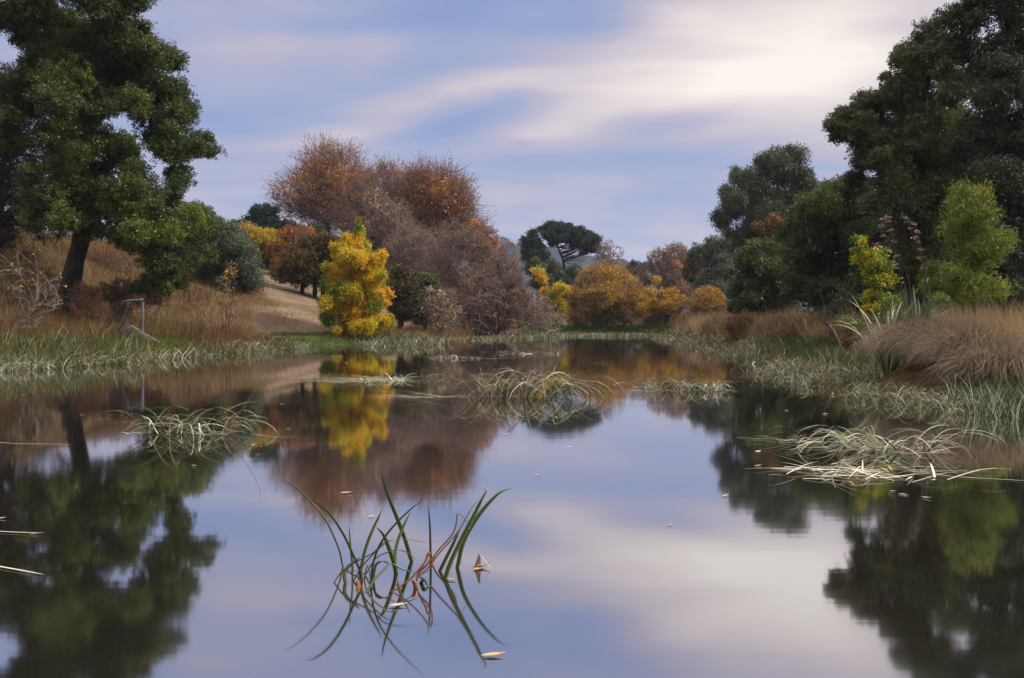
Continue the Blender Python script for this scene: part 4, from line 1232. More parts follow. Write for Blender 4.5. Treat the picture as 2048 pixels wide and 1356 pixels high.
nomown = lambda x, y, d: rng.random(len(x)) > zone_mown(x, y, d) * 1.0
left_poly = [(-14, 24), (-44, 22), (-62, 60), (-60, 90), (-10, 92), (-6, 56), (-9, 52)]
grass('dry_grass', 'tall brown dry grass covering the left hillside behind the big evergreen', left_poly, 220000, .38, 1.0, 'grass_brown', .006, 42, .3,
      cond=lambda x, y, d: nomown(x, y, d) & ((d > 3.0) | ((y > 37.5) & (y < 47))) & ((zone_turf(x, y, d) < .5) | (rng.random(len(x)) < .1)), kw=dict(lean0=(0, 30), lean1=(15, 95), tint=(.48, .60), K=4, patch=1.8, wob=.14))
grass('bank_grass', 'short green grass on the bank behind the metal handrail', [(-13.2, 31), (-22, 27), (-22, 42), (-14.2, 42), (-13.0, 38)], 26000, .10, .34, 'grass_green', .008, None, .2, 7.5,
      kw=dict(lean0=(0, 30), lean1=(20, 90), tint=(.55, .5), K=3, patch=2))
grass('green_grass', 'bright green grass overhanging the bank beside the yellow tree', [(-13.6, 45), (-14, 60), (-7, 62), (-5, 54), (-9, 51), (-11, 43)], 42000, .15, .42, 'grass_green', .010, None, -.05, 3.6,
      kw=dict(lean0=(0, 30), lean1=(30, 110), tint=(.40, .4), K=4, patch=2))
grass('mown_stubble', 'short straw stubble on the mown slope left of the yellow tree', [(-12, 50), (-30, 50), (-30, 92), (-6, 92), (-7, 57)], 60000, .05, .19, 'grass_right', .012, None, 2.0, 99,
      cond=lambda x, y, d: zone_mown(x, y, d) > .4, kw=dict(lean0=(0, 60), lean1=(30, 110), tint=(.30, .5), K=3))
grass('far_bank_grass', 'low brown and green growth between the yellow tree and the mauve thicket', [(-10, 52), (-12, 66), (-3, 84), (2, 97), (-4, 98), (-3, 70), (-3, 58)], 26000, .25, .75, 'grass_brown', .014, None, .0, 7,
      kw=dict(tint=(.5, .4), K=3))
grass('far_shore_grass', 'green grass tufts along the far shore under the golden willows', [(1, 93), (16, 90), (18, 104), (0, 106)], 16000, .3, .9, 'grass_green', .02, None, -.1, 5,
      kw=dict(lean1=(20, 80), tint=(.35, .4), K=3))
grass('copper_grass', 'tall copper-coloured dry grass behind the sedge on the right bank', [(11.8, 30), (12.0, 44), (12.5, 60), (15, 86), (24, 86), (24, 30)], 90000, .7, 1.35, 'grass_right', .006, 38, .5, 7,
      kw=dict(lean0=(0, 20), lean1=(15, 80), tint=(.32, .6), K=4, patch=1.4, wob=.12))
grass('weed_cover', 'tangled olive and brown weeds on the right bank below the dark trees', [(9.5, 22), (12, 32), (12, 46), (20, 46), (20, 22)], 36000, .25, .7, 'grass_brown', .006, None, .1, 9,
      kw=dict(lean0=(0, 40), lean1=(40, 120), tint=(.62, .5), K=4, patch=2))
grass('straw_grass', 'tall straw-coloured seeding grass on top of the near right bank', [(8.3, 17.4), (9.2, 21.5), (15, 23), (18, 17), (15, 14.5), (10.5, 15.4)], 60000, .45, 1.0, 'grass_right', .0045, None, .7, 9,
      kw=dict(lean0=(0, 28), lean1=(10, 95), tint=(.50, .6), K=5, patch=.7, wob=.14))

# drooping tussocks along the near right bank: each one a clump of its own
TUS = [(1850, 775, .62, 1.25, 'leftmost big drooping brown grass tussock on the near right bank'),
       (1905, 782, .60, 1.15, 'brown drooping grass tussock second from the left on the near right bank'),
       (1962, 790, .62, 1.2, 'brown drooping grass tussock beside the rightmost one on the near right bank'),
       (2030, 800, .66, 1.3, 'rightmost drooping brown tussock, at the right edge of the picture'),
       (1885, 745, .50, 1.0, 'smaller tan tussock set back above the two leftmost drooping tussocks'),
       (1985, 740, .55, 1.1, 'smaller tan tussock set back above the two rightmost drooping tussocks')]
for (px, py, r, ln, lab) in TUS:
    c = G(px, py)
    z0 = max(g1(c[0], c[1]), .1)
    n = 3800
    a = rng.uniform(0, 2 * pi, n); rr = r * np.sqrt(rng.random(n)) * .75
    bx_ = c[0] + np.cos(a) * rr; by_ = c[1] + .35 + np.sin(a) * rr * .8
    zz_ = np.full(n, z0 + .28) - rr * .25
    g = Geo()
    blade_field(g, np.column_stack([bx_, by_]), zz_, .55 * ln, 1.05 * ln, .0078, lean0=(5, 40), lean1=(85, 172), K=8, tint=(.42, .8), az=a + rng.normal(size=n) * 1.0, floor=.02, power=1.0, patch=.16, wob=.16)
    k = 700
    a2 = rng.uniform(0, 2 * pi, k)
    blade_field(g, np.column_stack([bx_[:k], by_[:k]]), zz_[:k], .6, .95, .004, lean0=(0, 20), lean1=(20, 70), K=5, tint=(.6, .3), az=a2)
    o = g.build('grass_tussock', M['tussock'], origin=(c[0], c[1], z0))
    tag(o, lab, 'tussock', 'drooping grass tussocks on the near right bank')

# dead stump between the small flax and the drooping flax
bD = 30
g = Geo()
zb = g1(*[(1668 - 1024) / F * bD, bD])
pp = np.array([[(1682 - 1024) / F * bD, bD, zb - .2], P(1680, 700, bD), P(1672, 675, bD), P(1660, 655, bD), P(1650, 640, bD)])
tubes(g, spline(pp, 14), np.interp(np.linspace(0, 1, 14), [0, .3, .6, .8, 1], [.10, .085, .07, .075, .02]), 8)
tubes(g, spline([P(1668, 672, bD), P(1655, 662, bD), P(1642, 665, bD)], 6), np.linspace(.05, .012, 6), 6)
tubes(g, spline([P(1662, 660, bD), P(1640, 640, bD), P(1610, 618, bD - .3), P(1585, 610, bD - .4)], 10), np.linspace(.02, .006, 10), 5)
tubes(g, spline([P(1652, 645, bD), P(1646, 600, bD), P(1636, 575, bD)], 8), np.linspace(.018, .006, 8), 5)
tag(g.build('dead_stump', M['bark_brown'], smooth=True, origin=((1682 - 1024) / F * bD, bD, zb)), 'short dead crooked stump with a few bare twigs on the right bank', 'stump')

# ---------------------------------------------------------------- flax plants
def flax(label, px, py, D, n, ln, w, lean=(3, 40), end=(5, 60), tint=(.45, .3), power=2.2, az=None, group='flax plants on the right bank'):
    x = (px - 1024) / F * D
    z = g1(x, D)
    o = empty('flax_plant', (x, D, z), label, 'flax', group)
    g = Geo()
    for i in range(n):
        a = rng.uniform(0, 2 * pi) if az is None else rng.choice(az) + rng.normal() * .45
        L_ = ln * rng.uniform(.6, 1.05)
        b0 = np.array([[x + cos(a) * .06, D + sin(a) * .06, z - .05]])
        p = arc_blades(b0, np.array([a]), np.array([L_]), np.radians([rng.uniform(*lean)]), np.radians([rng.uniform(*end)]), 12, power)[0]
        ww = w * rng.uniform(.8, 1.15) * np.interp(np.linspace(0, 1, 12), [0, .15, .55, .85, 1], [.5, .8, 1, .6, .05])
        strap(g, p, ww, (-sin(a) + rng.normal() * .6, cos(a) + rng.normal() * .6, 0), .35, np.clip(tint[0] + rng.normal() * tint[1] * .6, 0, 1))
    g.build('leaves', M['flax'], o)
    return o


fl1 = flax('tall upright flax with broad stiff blades and a pink seed head stalk cluster', 1838, 640, 19.6, 20, 1.75, .115, (0, 12), (2, 14), (.05, .2))
flax('drooping flax with yellow-edged leaves hanging over the right waterside', 1775, 715, 20.3, 56, 2.1, .075, (2, 34), (35, 135), (.58, .5), 2.4)
flax('small spiky fan of flax among the sedge, left of the dead stump', 1528, 698, 37, 60, 1.35, .085, (0, 60), (0, 70), (.50, .3), 1.0)
# flower stalks with seed heads: dark curved stems growing out of the flax
SD = 20.0
def zr(x, y): return (1660 + x * .332, 350 + y * .332)
stalks = [
    ([(545, 860), (435, 700), (425, 620), (400, 490), (340, 430), (280, 415)], [(425, 622), (400, 490), (345, 442), (318, 436), (280, 415)]),
    ([(548, 860), (450, 640), (400, 480), (380, 400), (365, 330), (350, 255)], [(380, 400), (370, 330), (355, 280), (346, 252), (372, 556)]),
    ([(552, 860), (470, 620), (350, 420), (315, 368), (310, 305), (318, 262)], [(315, 368), (312, 306), (319, 266)]),
    ([(556, 860), (566, 640), (566, 560), (546, 500), (545, 450), (535, 400), (510, 375)], [(566, 560), (546, 500), (546, 450), (536, 402), (510, 376)]),
    ([(560, 860), (575, 640), (545, 480), (500, 380), (482, 322), (465, 275), (450, 255)], [(482, 322), (465, 282), (450, 256)]),
    ([(562, 860), (580, 600), (540, 420), (525, 342), (502, 292), (478, 262)], [(525, 342), (502, 292), (574, 632)])]
for path, heads in stalks:
    pts = [P(*zr(x, y), SD + .15 * k) for k, (x, y) in enumerate(path)]
    pts[0] = np.array([fl1.location.x, fl1.location.y, fl1.location.z])
    g = Geo(); tubes(g, spline(pts, 22), np.linspace(.013, .005, 22), 6)
    st = g.build('flower_stalk', M['bark_dark'], fl1, smooth=True)
    for (x, y) in heads:
        hg = Geo()
        c = P(*zr(x, y), SD + .35)
        n_ = 34
        off = rng.normal(size=(n_, 3)) * np.array([.034, .030, .015]) * (1 + .2 * rng.normal())
        off[:, 2] += off[:, 0] * rng.uniform(-.4, .4)
        leaves(hg, c + off, .052, .026, rng.uniform(0, 1, n_), np.array([.6, 0, .5]))
        sh = hg.build('seed_head', M['seed'], fl1)
        sh.parent = st

# ================================================================ SEDGE
def sedge_band(label, pxpoly, n, lmin, lmax, mat='sedge', near=None, lean0=(5, 60), lean1=(75, 165), tint=(.62, .45), wd=.013, K=7, dmax=2.5, patch=.9, world=None, clumpy=.75, facing=.5, mix3=(.24, .56)):
    poly = world if world is not None else [G(*q) for q in pxpoly]
    p = scatter(poly, n, near)
    # gather blades into tufts
    nt = max(20, n // 26)
    ci = p[rng.integers(0, len(p), nt)]
    ci = ci[vnoise(ci[:, 0], ci[:, 1], 1.6, 31) + rng.random(len(ci)) * .35 > .38]; nt = len(ci); sel = rng.integers(0, nt, n)
    p = p * (1 - clumpy) + (ci[sel] + rng.normal(size=(n, 2)) * .16) * clumpy if clumpy < 1 else ci[sel] + rng.normal(size=(n, 2)) * .16
    d = sdist(p[:, 0], p[:, 1])
    k = d < dmax
    p = p[k]; d = d[k]
    z = np.maximum(gz(p[:, 0], p[:, 1], d), -.02)
    z = np.where(d > 0, z, -.02)
    g = Geo()
    blade_field(g, p, z, lmin, lmax, wd, lean0=lean0, lean1=lean1, K=K, tint=tint, floor=.006, patch=patch, power=1.25, facing=facing, mix3=mix3, wk=1.35)
    o = g.build('sedge_bed', M[mat])
    return tag(o, label, 'sedge', None, 'stuff')


# right hand beds, near to far
sedge_band('matted silver-green sedge bed at the near right waterside under the drooping tussocks', [(1640, 792), (1740, 770), (1830, 785), (1960, 800), (2110, 815), (2110, 848), (1960, 838), (1850, 830), (1760, 815), (1660, 805)], 1500, .28, .62, lean1=(90, 170), tint=(.66, .5), dmax=.5)
sedge_band('upright green sedge tufts at the right edge of the near bed', [(1880, 800), (2100, 800), (2100, 850), (1950, 838)], 900, .35, .62, lean0=(0, 20), lean1=(15, 90), tint=(.48, .3), dmax=.6, mix3=(.12, .8))
sedge_band('wide silver sedge bed in the shallows in the middle of the right side', [(1470, 742), (1560, 725), (1700, 722), (1800, 735), (1815, 775), (1740, 785), (1640, 795), (1560, 775), (1490, 762)], 2900, .28, .58, lean1=(85, 170), tint=(.68, .5), dmax=.8)
sedge_band('distant sedge bed curving along the right shore', [(1330, 682), (1400, 682), (1500, 690), (1680, 700), (1760, 722), (1640, 735), (1520, 735), (1440, 716), (1380, 704)], 5200, .30, .60, lean1=(50, 150), tint=(.66, .5), near=22, dmax=1.2)
sedge_band('darker green standing sedge at the back of the right beds', [(1500, 698), (1650, 705), (1800, 735), (1830, 765), (1740, 760), (1620, 728), (1520, 715)], 3600, .35, .75, lean0=(0, 18), lean1=(20, 100), tint=(.42, .3), dmax=1.6, mix3=(.06, .84))
sedge_band('thin far end of the right sedge bed beside the round golden willow', [(1290, 671), (1360, 671), (1420, 684), (1380, 692), (1320, 686)], 2600, .35, .6, tint=(.75, .4), dmax=1)
# left hand beds
sedge_band('tall green sedge thick with silver blades along the near left waterside', None, 5200, .45, .95, world=[(-15.5, 21), (-13.6, 22.5), (-12.5, 27), (-12.0, 31.5), (-13.2, 34), (-16, 30), (-19, 24)], lean0=(0, 22), lean1=(15, 120), tint=(.47, .36), dmax=1.6, mix3=(.05, .72))
sedge_band('silver broken sedge at the front edge of the near left waterside', None, 1500, .4, .8, world=[(-15.0, 21), (-13.2, 22), (-12.1, 27), (-11.5, 32), (-12.3, 33), (-13.5, 27)], lean0=(5, 50), lean1=(70, 165), tint=(.72, .5), dmax=.6)
sedge_band('low silver sedge fringe from the handrail to the green bank', None, 2600, .35, .75, world=[(-12.6, 31), (-11.2, 32), (-10.4, 38), (-10.3, 45), (-10.4, 50), (-11.9, 50), (-12.2, 40), (-13.4, 34)], lean1=(50, 160), tint=(.68, .5), dmax=.7)
sedge_band('silver sedge fringe in the water right of the yellow tree', [(700, 694), (780, 697), (880, 696), (905, 690), (900, 684), (740, 684), (690, 688)], 2600, .4, .8, lean1=(40, 150), tint=(.78, .42), dmax=1.2)
sedge_band('far sedge fringe in front of the mauve thicket', [(880, 686), (960, 684), (1110, 678), (1180, 673), (1180, 669), (1080, 669), (960, 675), (880, 680)], 3800, .35, .62, tint=(.80, .4), dmax=1.2)
sedge_band('thin pale sedge line along the far shore below the golden willows', [(1110, 674), (1300, 674), (1330, 671), (1300, 668.6), (1120, 668.6)], 3200, .3, .62, tint=(.72, .4), dmax=1.2)


def clump(label, px, py, rx, ry, n, lmin, lmax, tint=(.66, .5), lean0=(14, 50), lean1=(95, 170), wd=.014, pale=0, pl=(.3, .7), group='sedge clumps in the open water', K=10, pc=None, bias=None, power=1.2, flat_dir=.35, mix3=None):
    """one sedge clump standing in the water; rx, ry = half size of its foot in metres"""
    c = G(px, py)
    o = empty('sedge_clump', (c[0], c[1], 0), label, 'sedge', group)
    a = rng.uniform(0, 2 * pi, n); r = np.sqrt(rng.random(n))
    b = np.column_stack([c[0] + np.cos(a) * r * rx, c[1] + np.sin(a) * r * ry])
    az = np.where(rng.random(n) < .72, np.where(rng.random(n) < (.5 + (b[:, 0] - c[0]) / rx * .35), 0, pi) + rng.normal(size=n) * .5, rng.uniform(0, 2 * pi, n))
    g = Geo()
    blade_field(g, b, np.full(n, -.02), lmin, lmax, wd, lean0=lean0, lean1=lean1, K=K, tint=tint, az=az, floor=.005, power=power, patch=.12, facing=.35, mix3=mix3, wk=1.5)
    g.build('blades', M['sedge'], o)
    if pale:
        g = Geo()
        pc = pc or (0, 0, rx * 1.5, ry * 1.5)
        n = pale
        q = np.column_stack([c[0] + pc[0] + rng.uniform(-1, 1, n) * pc[2], c[1] + pc[1] + rng.uniform(-1, 1, n) * pc[3]])
        az = np.where(rng.random(n) < .5, 0, pi) + rng.normal(size=n) * flat_dir
        blade_field(g, q, np.full(n, .004), pl[0], pl[1], wd, lean0=(70, 89), lean1=(89, 97), K=5, tint=(.6, .5), az=az, floor=.005, patch=.1, facing=.1, wk=1.5)
        g.build('floating_blades', M['sedge_pale'], o)
    return o


clump('arching sedge clump in the water at the left, below the handrail reflection', 372, 868, .52, .22, 105, .45, .85, mix3=(.45, .38), wd=.016, tint=(.58, .5), pale=26, pl=(.1, .35), pc=(0, 0, .75, .2))
clump('long arching sedge clump with rusty blades in the middle of the pond', 1030, 794, .92, .30, 230, .70, 1.35, mix3=(.28, .36), wd=.02, tint=(.44, .6), lean0=(12, 42), lean1=(105, 175), pale=50, pl=(.05, .22), pc=(0, 0, 1.1, .25))
clump('outlying blades arching off the left end of the middle sedge clump', 935, 786, .22, .15, 9, .7, 1.1, tint=(.6, .3), lean0=(10, 35), lean1=(120, 165))
clump('outlying blades arching off the right end of the middle sedge clump', 1150, 798, .35, .18, 22, .55, .9, tint=(.45, .5), lean0=(10, 35), lean1=(110, 165))
clump('low arching sedge clump right of the middle one, ending at the golden reflection', 1365, 782, .78, .25, 150, .38, .70, mix3=(.5, .3), wd=.02, tint=(.62, .6), pale=40, pl=(.1, .3), pc=(0, -.05, 1.0, .2))
clump('pale matted sedge island in front of the yellow reflection', 765, 762, .55, .8, 110, .25, .55, tint=(.8, .35), lean0=(30, 75), lean1=(90, 160), pale=70, pl=(.3, .9), pc=(-.1, 0, .9, .8), flat_dir=.25)
clump('thin raft of white blades pointing left from the pale matted island', 700, 764, .2, .1, 6, .2, .3, tint=(.9, .1), lean0=(50, 80), pale=30, pl=(.6, 1.3), pc=(-.1, 0, .5, .14), flat_dir=.06)
clump('flat raft of white blades left of the middle sedge clump', 855, 796, .2, .05, 5, .15, .2, tint=(.9, .1), lean0=(50, 80), pale=34, pl=(.5, 1.1), pc=(0, 0, .42, .12), flat_dir=.06)
clump('small pale sedge wisp on the far water, left of the two', 905, 717, .9, .4, 26, .3, .6, tint=(.9, .3), lean0=(30, 70), pale=20, pl=(.5, 1.3), pc=(.2, 0, 1.1, .3), wd=.02, flat_dir=.08)
clump('small pale sedge wisp on the far water, right of the two', 1062, 708, 1.2, .4, 34, .3, .6, tint=(.9, .3), lean0=(30, 70), pale=20, pl=(.5, 1.3), pc=(-.4, 0, 1.2, .3), wd=.02, flat_dir=.08)
clump('silvery arching sedge clump at the right, above the fan of straw blades', 1772, 902, .50, .26, 88, .40, .85, mix3=(.62, .28), tint=(.80, .35), lean0=(20, 55), lean1=(100, 165), pale=40, pl=(.15, .5), pc=(0, 0, .65, .25), wd=.021)
clump('small looping sedge tuft left of the silvery clump at the right', 1622, 886, .16, .10, 13, .35, .6, tint=(.7, .4), lean0=(15, 50), lean1=(120, 170), pale=14, pl=(.2, .6), pc=(-.1, 0, .3, .06), flat_dir=.1)
clump('fan of straw-coloured blades lying flat on the water at the right', 1690, 948, .45, .30, 22, .2, .5, tint=(.92, .12), lean0=(40, 85), pale=42, pl=(.2, .6), pc=(.1, 0, .62, .46), flat_dir=1.0, wd=.018)


def straw(label, pts, w, tint=.8, mat='sedge_pale', name='floating_blade', group='single blades lying on the water'):
    q = [np.append(G(x, y), .008) for x, y in pts]
    K = 14
    s = spline(q, K)
    c = s[0].copy(); c[2] = 0
    g = Geo()
    ww = w * np.interp(np.linspace(0, 1, K), [0, .2, .8, 1], [.6, 1, .8, .1])
    strap(g, s, ww, np.cross(unit(s[-1] - s[0]), (0, 0, 1)), .2, tint)
    return tag(g.build(name, M[mat], origin=c), label, 'blade', group)


straw('long straw blade floating by the left edge beside the trunk reflection', [(-30, 880), (10, 887), (80, 889), (150, 890)], .012)
straw('pale floating blade at the left edge, upper of the two near ones', [(-60, 1062), (-20, 1064), (40, 1067), (90, 1068)], .014, .7)
straw('pale green floating blade at the left edge, lower of the two near ones', [(-60, 1124), (-10, 1134), (40, 1143), (88, 1152)], .020, .55)
straw('longest straw blade, floating out to the right edge beyond the straw fan', [(1840, 944), (1900, 954), (1980, 959), (2080, 965)], .013)
straw('straw blade floating right of the silvery clump, above the longest one', [(1820, 940), (1900, 943), (1985, 944)], .010)
straw('straw blade trailing left from the looping sedge tuft', [(1474, 876), (1530, 879), (1600, 881)], .011)
straw('thin white blade floating right of the left arching clump', [(500, 868), (545, 874), (600, 874)], .008)
straw('short white blade on the water above the pale matted island', [(662, 712), (675, 713), (687, 713)], .03)

# single leaning reed rising out of the left clump
g = Geo()
c = G(455, 868)
pp = [np.array([c[0], c[1], -.02]), P(470, 838, c[1] + .02), P(498, 800, c[1] + .03), P(517, 762, c[1] + .05), P(521, 738, c[1] + .05)]
s = spline(pp, 16); s[:, 2] = np.maximum(s[:, 2], -.02)
strap(g, s, np.linspace(.011, .003, 16), (1, 0, 0), .4, .02)
tag(g.build('reed_stem', M['sedge'], origin=(c[0], c[1], 0)), 'single long orange reed leaning right out of the left sedge clump', 'reed')

# ---------------------------------------------------------------- the foreground clump, blade by blade
def Z1(x, y): return (540 + x * .32158, 920 + y * .32158)


FG = empty('sedge_clump', (*G(*Z1(700, 740)), 0), 'tall sparse green sedge clump standing in the still water in the foreground', 'sedge', 'sedge clumps in the open water')
# (points in the zoomed photograph, row of the water line below the tip, width px, tint start, tint end)
BL = [
    ([(453, 665), (425, 545), (345, 372), (242, 247), (160, 175), (75, 120)], 660, 11, .52, .45),
    ([(572, 752), (560, 690), (520, 598), (458, 465), (372, 338), (272, 258), (190, 248)], 746, 20, .55, .5),
    ([(513, 745), (512, 650), (500, 530), (492, 405)], 717, 13, .45, .42),
    ([(556, 745), (566, 680), (592, 560), (636, 440), (684, 338), (703, 288)], 700, 20, .52, .1),
    ([(785, 712), (772, 645), (742, 555), (708, 470), (660, 416)], 705, 30, .46, .30),
    ([(880, 632), (842, 500), (790, 360), (742, 240), (708, 140), (692, 68)], 652, 26, .48, .36),
    ([(625, 770), (640, 650), (682, 530), (762, 418), (868, 312), (960, 240)], 790, 15, .42, .38),
    ([(777, 645), (780, 575), (792, 515), (826, 420), (876, 320)], 640, 20, .72, .75),
    ([(1000, 680), (998, 560), (994, 400), (982, 275)], 682, 16, .42, .40),
    ([(1090, 738), (1122, 640), (1188, 500), (1250, 380), (1320, 240), (1346, 190), (1320, 180)], 735, 27, .55, .05),
    ([(1165, 670), (1200, 520), (1262, 398), (1342, 288), (1430, 202), (1510, 175)], 668, 26, .56, .74),
    ([(1055, 692), (1090, 620), (1140, 520), (1186, 420)], 690, 22, .46, .02),
    ([(930, 722), (1000, 650), (1052, 580), (1160, 458), (1215, 368), (1260, 290), (1312, 228)], 700, 12, .10, .02),
    ([(1004, 640), (1040, 570), (1130, 468), (1158, 400), (1166, 336), (1205, 355), (1245, 430)], 640, 11, .12, .03),
    ([(400, 760), (450, 690), (522, 640), (640, 578), (722, 508), (850, 495), (990, 512), (1060, 495)], 765, 9, .04, .30),
    ([(600, 820), (650, 742), (700, 690), (752, 646), (830, 682), (930, 706)], 780, 15, .78, .78),
    ([(760, 820), (868, 742), (960, 640), (992, 578), (1008, 604), (1000, 672), (930, 722)], 800, 12, .02, .0),
    ([(470, 765), (464, 705), (490, 660), (560, 604)], 765, 24, .72, .5),
    ([(640, 745), (660, 650), (712, 632), (760, 655)], 745, 16, .5, .7),
    ([(905, 770), (930, 700), (985, 640), (1000, 600), (985, 575), (960, 640), (900, 735)], 770, 13, .0, .02),
    ([(552, 790), (548, 765), (546, 742)], 785, 30, .0, .02),
    ([(585, 740), (600, 672), (615, 660), (620, 740)], 745, 9, .02, .02),
    ([(590, 720), (660, 610), (740, 572), (800, 560), (860, 580), (930, 640)], 720, 8, .3, .1),
    ([(520, 752), (575, 660), (668, 560), (738, 512), (800, 520)], 752, 10, .3, .35),
    ([(480, 690), (540, 690), (590, 715), (620, 770)], 745, 10, .4, .3),
    ([(908, 800), (900, 765), (880, 745)], 800, 30, .0, .02),
    ([(940, 765), (965, 740), (1000, 830)], 790, 24, .72, .8),
]
for pts, mid, w, t0, t1 in BL:
    px = [Z1(*q) for q in pts]
    D0 = G(*Z1(0, max(pts[0][1], pts[0][1])))[1]
    D1 = G(*Z1(0, mid))[1]
    n = len(px)
    q = [P(px[i][0], px[i][1], D0 + (D1 - D0) * i / (n - 1)) for i in range(n)]
    q = spline(q, 30)
    if t0 < .9:
        q[:, 2] = np.maximum(q[:, 2], .004)
    q = np.vstack([q[0] + (q[0] - q[1]) * .2 - np.array([0, 0, .03]), q])
    K = len(q)
    ww = w * .32158 / F * D0 * 1.05 * np.interp(np.linspace(0, 1, K), [0, .1, .55, .8, .93, 1], [.85, 1, .95, .7, .35, .05])
    tn = np.interp(np.linspace(0, 1, K), [0, .72, .86, 1], [t0, t0, t0 * .5 + t1 * .5, t1])
    g = Geo(); strap(g, q, ww, (1, .25 * rng.normal(), 0), .30, tn)
    g.build('blade', M['sedge_fg'], FG, smooth=True)

# ---------------------------------------------------------------- floating leaves
leafshape = np.array([(-.5, 0), (-.32, .12), (-.1, .2), (.12, .19), (.3, .11), (.42, .05), (.56, 0), (.42, -.05), (.3, -.11), (.12, -.19), (-.1, -.2), (-.32, -.12)])


def leaf_mesh(g, c, ln, wd, ang, curl=.15, tint=.5):
    p = leafshape * [ln, wd * 2.4]
    z = .004 + np.abs(leafshape[:, 1]) * ln * curl + (leafshape[:, 0] + .5) ** 3 * ln * curl * .8
    x = c[0] + p[:, 0] * cos(ang) - p[:, 1] * sin(ang); y = c[1] + p[:, 0] * sin(ang) + p[:, 1] * cos(ang)
    top = np.column_stack([x, y, z + c[2]])
    ctr = np.array([[c[0], c[1], c[2] + .003]])
    v = np.vstack([ctr, top, top - [0, 0, .0015], ctr - [0, 0, .0015]])
    n = 12
    t = [(0, 1 + i, 1 + (i + 1) % n) for i in range(n)] + [(25, 13 + (i + 1) % n, 13 + i) for i in range(n)]
    g.tris(v, t, tint)
    g.quads(np.vstack([top, top - [0, 0, .0015]]), [(i, (i + 1) % n, n + (i + 1) % n, n + i) for i in range(n)], tint)


M['leaf_gold'] = leafmat('fallen_gold_leaf', [(.42, .20, .02), (.62, .36, .03)], .2, .06, .4)
M['leaf_pale'] = leafmat('fallen_pale_leaf', [(.30, .20, .17), (.55, .44, .38), (.66, .58, .50)], .1, .08, .35)
M['leaf_brown'] = leafmat('fallen_brown_leaf', [(.10, .045, .030), (.20, .09, .055)], .1, .08, .35)
M['leaf_pink'] = leafmat('fallen_pink_leaf', [(.60, .38, .32), (.7, .5, .45)], .1, .08, .35)
for (px, py, ln, wd, ang, mat, lab, t) in [
    (985, 1313, .095, .030, 0.1, 'leaf_gold', 'golden fallen leaf floating in the foreground at the bottom', .8),
    (692, 987, .095, .030, -.1, 'leaf_pale', 'pale fallen leaf on the water above the foreground clump, under the ash reflection', .8),
    (795, 1213, .085, .035, .2, 'leaf_pale', 'greyish pink fallen leaf floating just below the foreground clump', .25),
    (742, 1034, .05, .02, .3, 'leaf_pale', 'small grey-pink leaf just above the foreground clump', .4),
    (1516, 904, .07, .05, .5, 'leaf_pink', 'pinkish white leaf floating left of the straw fan', .6),
    (1340, 1051, .035, .012, .2, 'leaf_gold', 'tiny yellow leaf alone on the bright water right of centre', .8),
    (955, 1140, .055, .03, .2, 'leaf_gold', 'yellow leaf lying beside the folded brown leaf', .7),
    (2, 1038, .06, .02, 0, 'leaf_pink', 'pink leaf cut by the left edge', .3),
    (68, 1070, .06, .012, 0, 'leaf_gold', 'orange leaf touching the upper floating blade at the left edge', .2),
    (903, 1161, .05, .02, -.3, 'leaf_gold', 'small dull yellow leaf at the foot of the right blades of the foreground clump', .3)]:
    c = np.append(G(px, py), .003)
    g = Geo(); leaf_mesh(g, c, ln, wd, ang, .12, t)
    tag(g.build('fallen_leaf', M[mat], origin=c), lab, 'leaf', 'fallen leaves floating on the pond')
# folded brown leaf standing up like a little tent
g = Geo()
c = np.append(G(962, 1137), 0)
D = c[1]
a_, b_, t_ = P(*Z1(1268, 668), D), P(*Z1(1378, 668), D - .02), P(*Z1(1298, 580), D)
a_[2] = b_[2] = .003
a2 = a_ + [.035, .05, 0]
g.tris([a_, a2, t_, t_ + [.008, .01, -.003]], [(0, 1, 2), (1, 3, 2)], .2)
sp = np.array([t_, t_ * .5 + b_ * .5, b_])
strap(g, spline(sp, 6), np.array([.008, .011, .012, .012, .009, .004]), (0.3, 1, 0), .3, .9)
leaf_mesh(g, c + [.0, .02, 0], .10, .04, .1, .3, .5)
tag(g.build('folded_leaf', M['leaf_brown'], origin=c), 'folded brown dead leaf standing like a tent right of the foreground clump', 'leaf')
# small specks
spots = []
while len(spots) < 50:
    px = rng.uniform(0, 2048); py = 712 + 300 * rng.random() ** 1.8
    w = G(px, py)
    if sdist(np.array([w[0]]), np.array([w[1]]))[0] < -1.2 and not (560 < px < 1060 and py > 900):
        spots.append(w)
proto = {}
for i, w in enumerate(spots):
    k = 'leaf_pale' if rng.random() < .75 else 'leaf_gold'
    if k not in proto:
        g = Geo(); leaf_mesh(g, (0, 0, .003), .065, .02, 0, .1, .8)
        o = g.build('fallen_leaf', M[k]); proto[k] = o
    else:
        o = proto[k].copy(); COL.objects.link(o)
    sc_ = rng.uniform(.5, 1.1) * (1 + w[1] / 40)
    o.location = (w[0], w[1], 0); o.rotation_euler = (0, 0, rng.normal() * .5); o.scale = (sc_, sc_ * .8, sc_)
    tag(o, 'tiny pale fallen leaf drifting on the open water' if k == 'leaf_pale' else 'tiny yellowish fallen leaf drifting on the open water', 'leaf',
        'tiny pale leaves on the open water' if k == 'leaf_pale' else 'tiny yellow leaves on the open water')

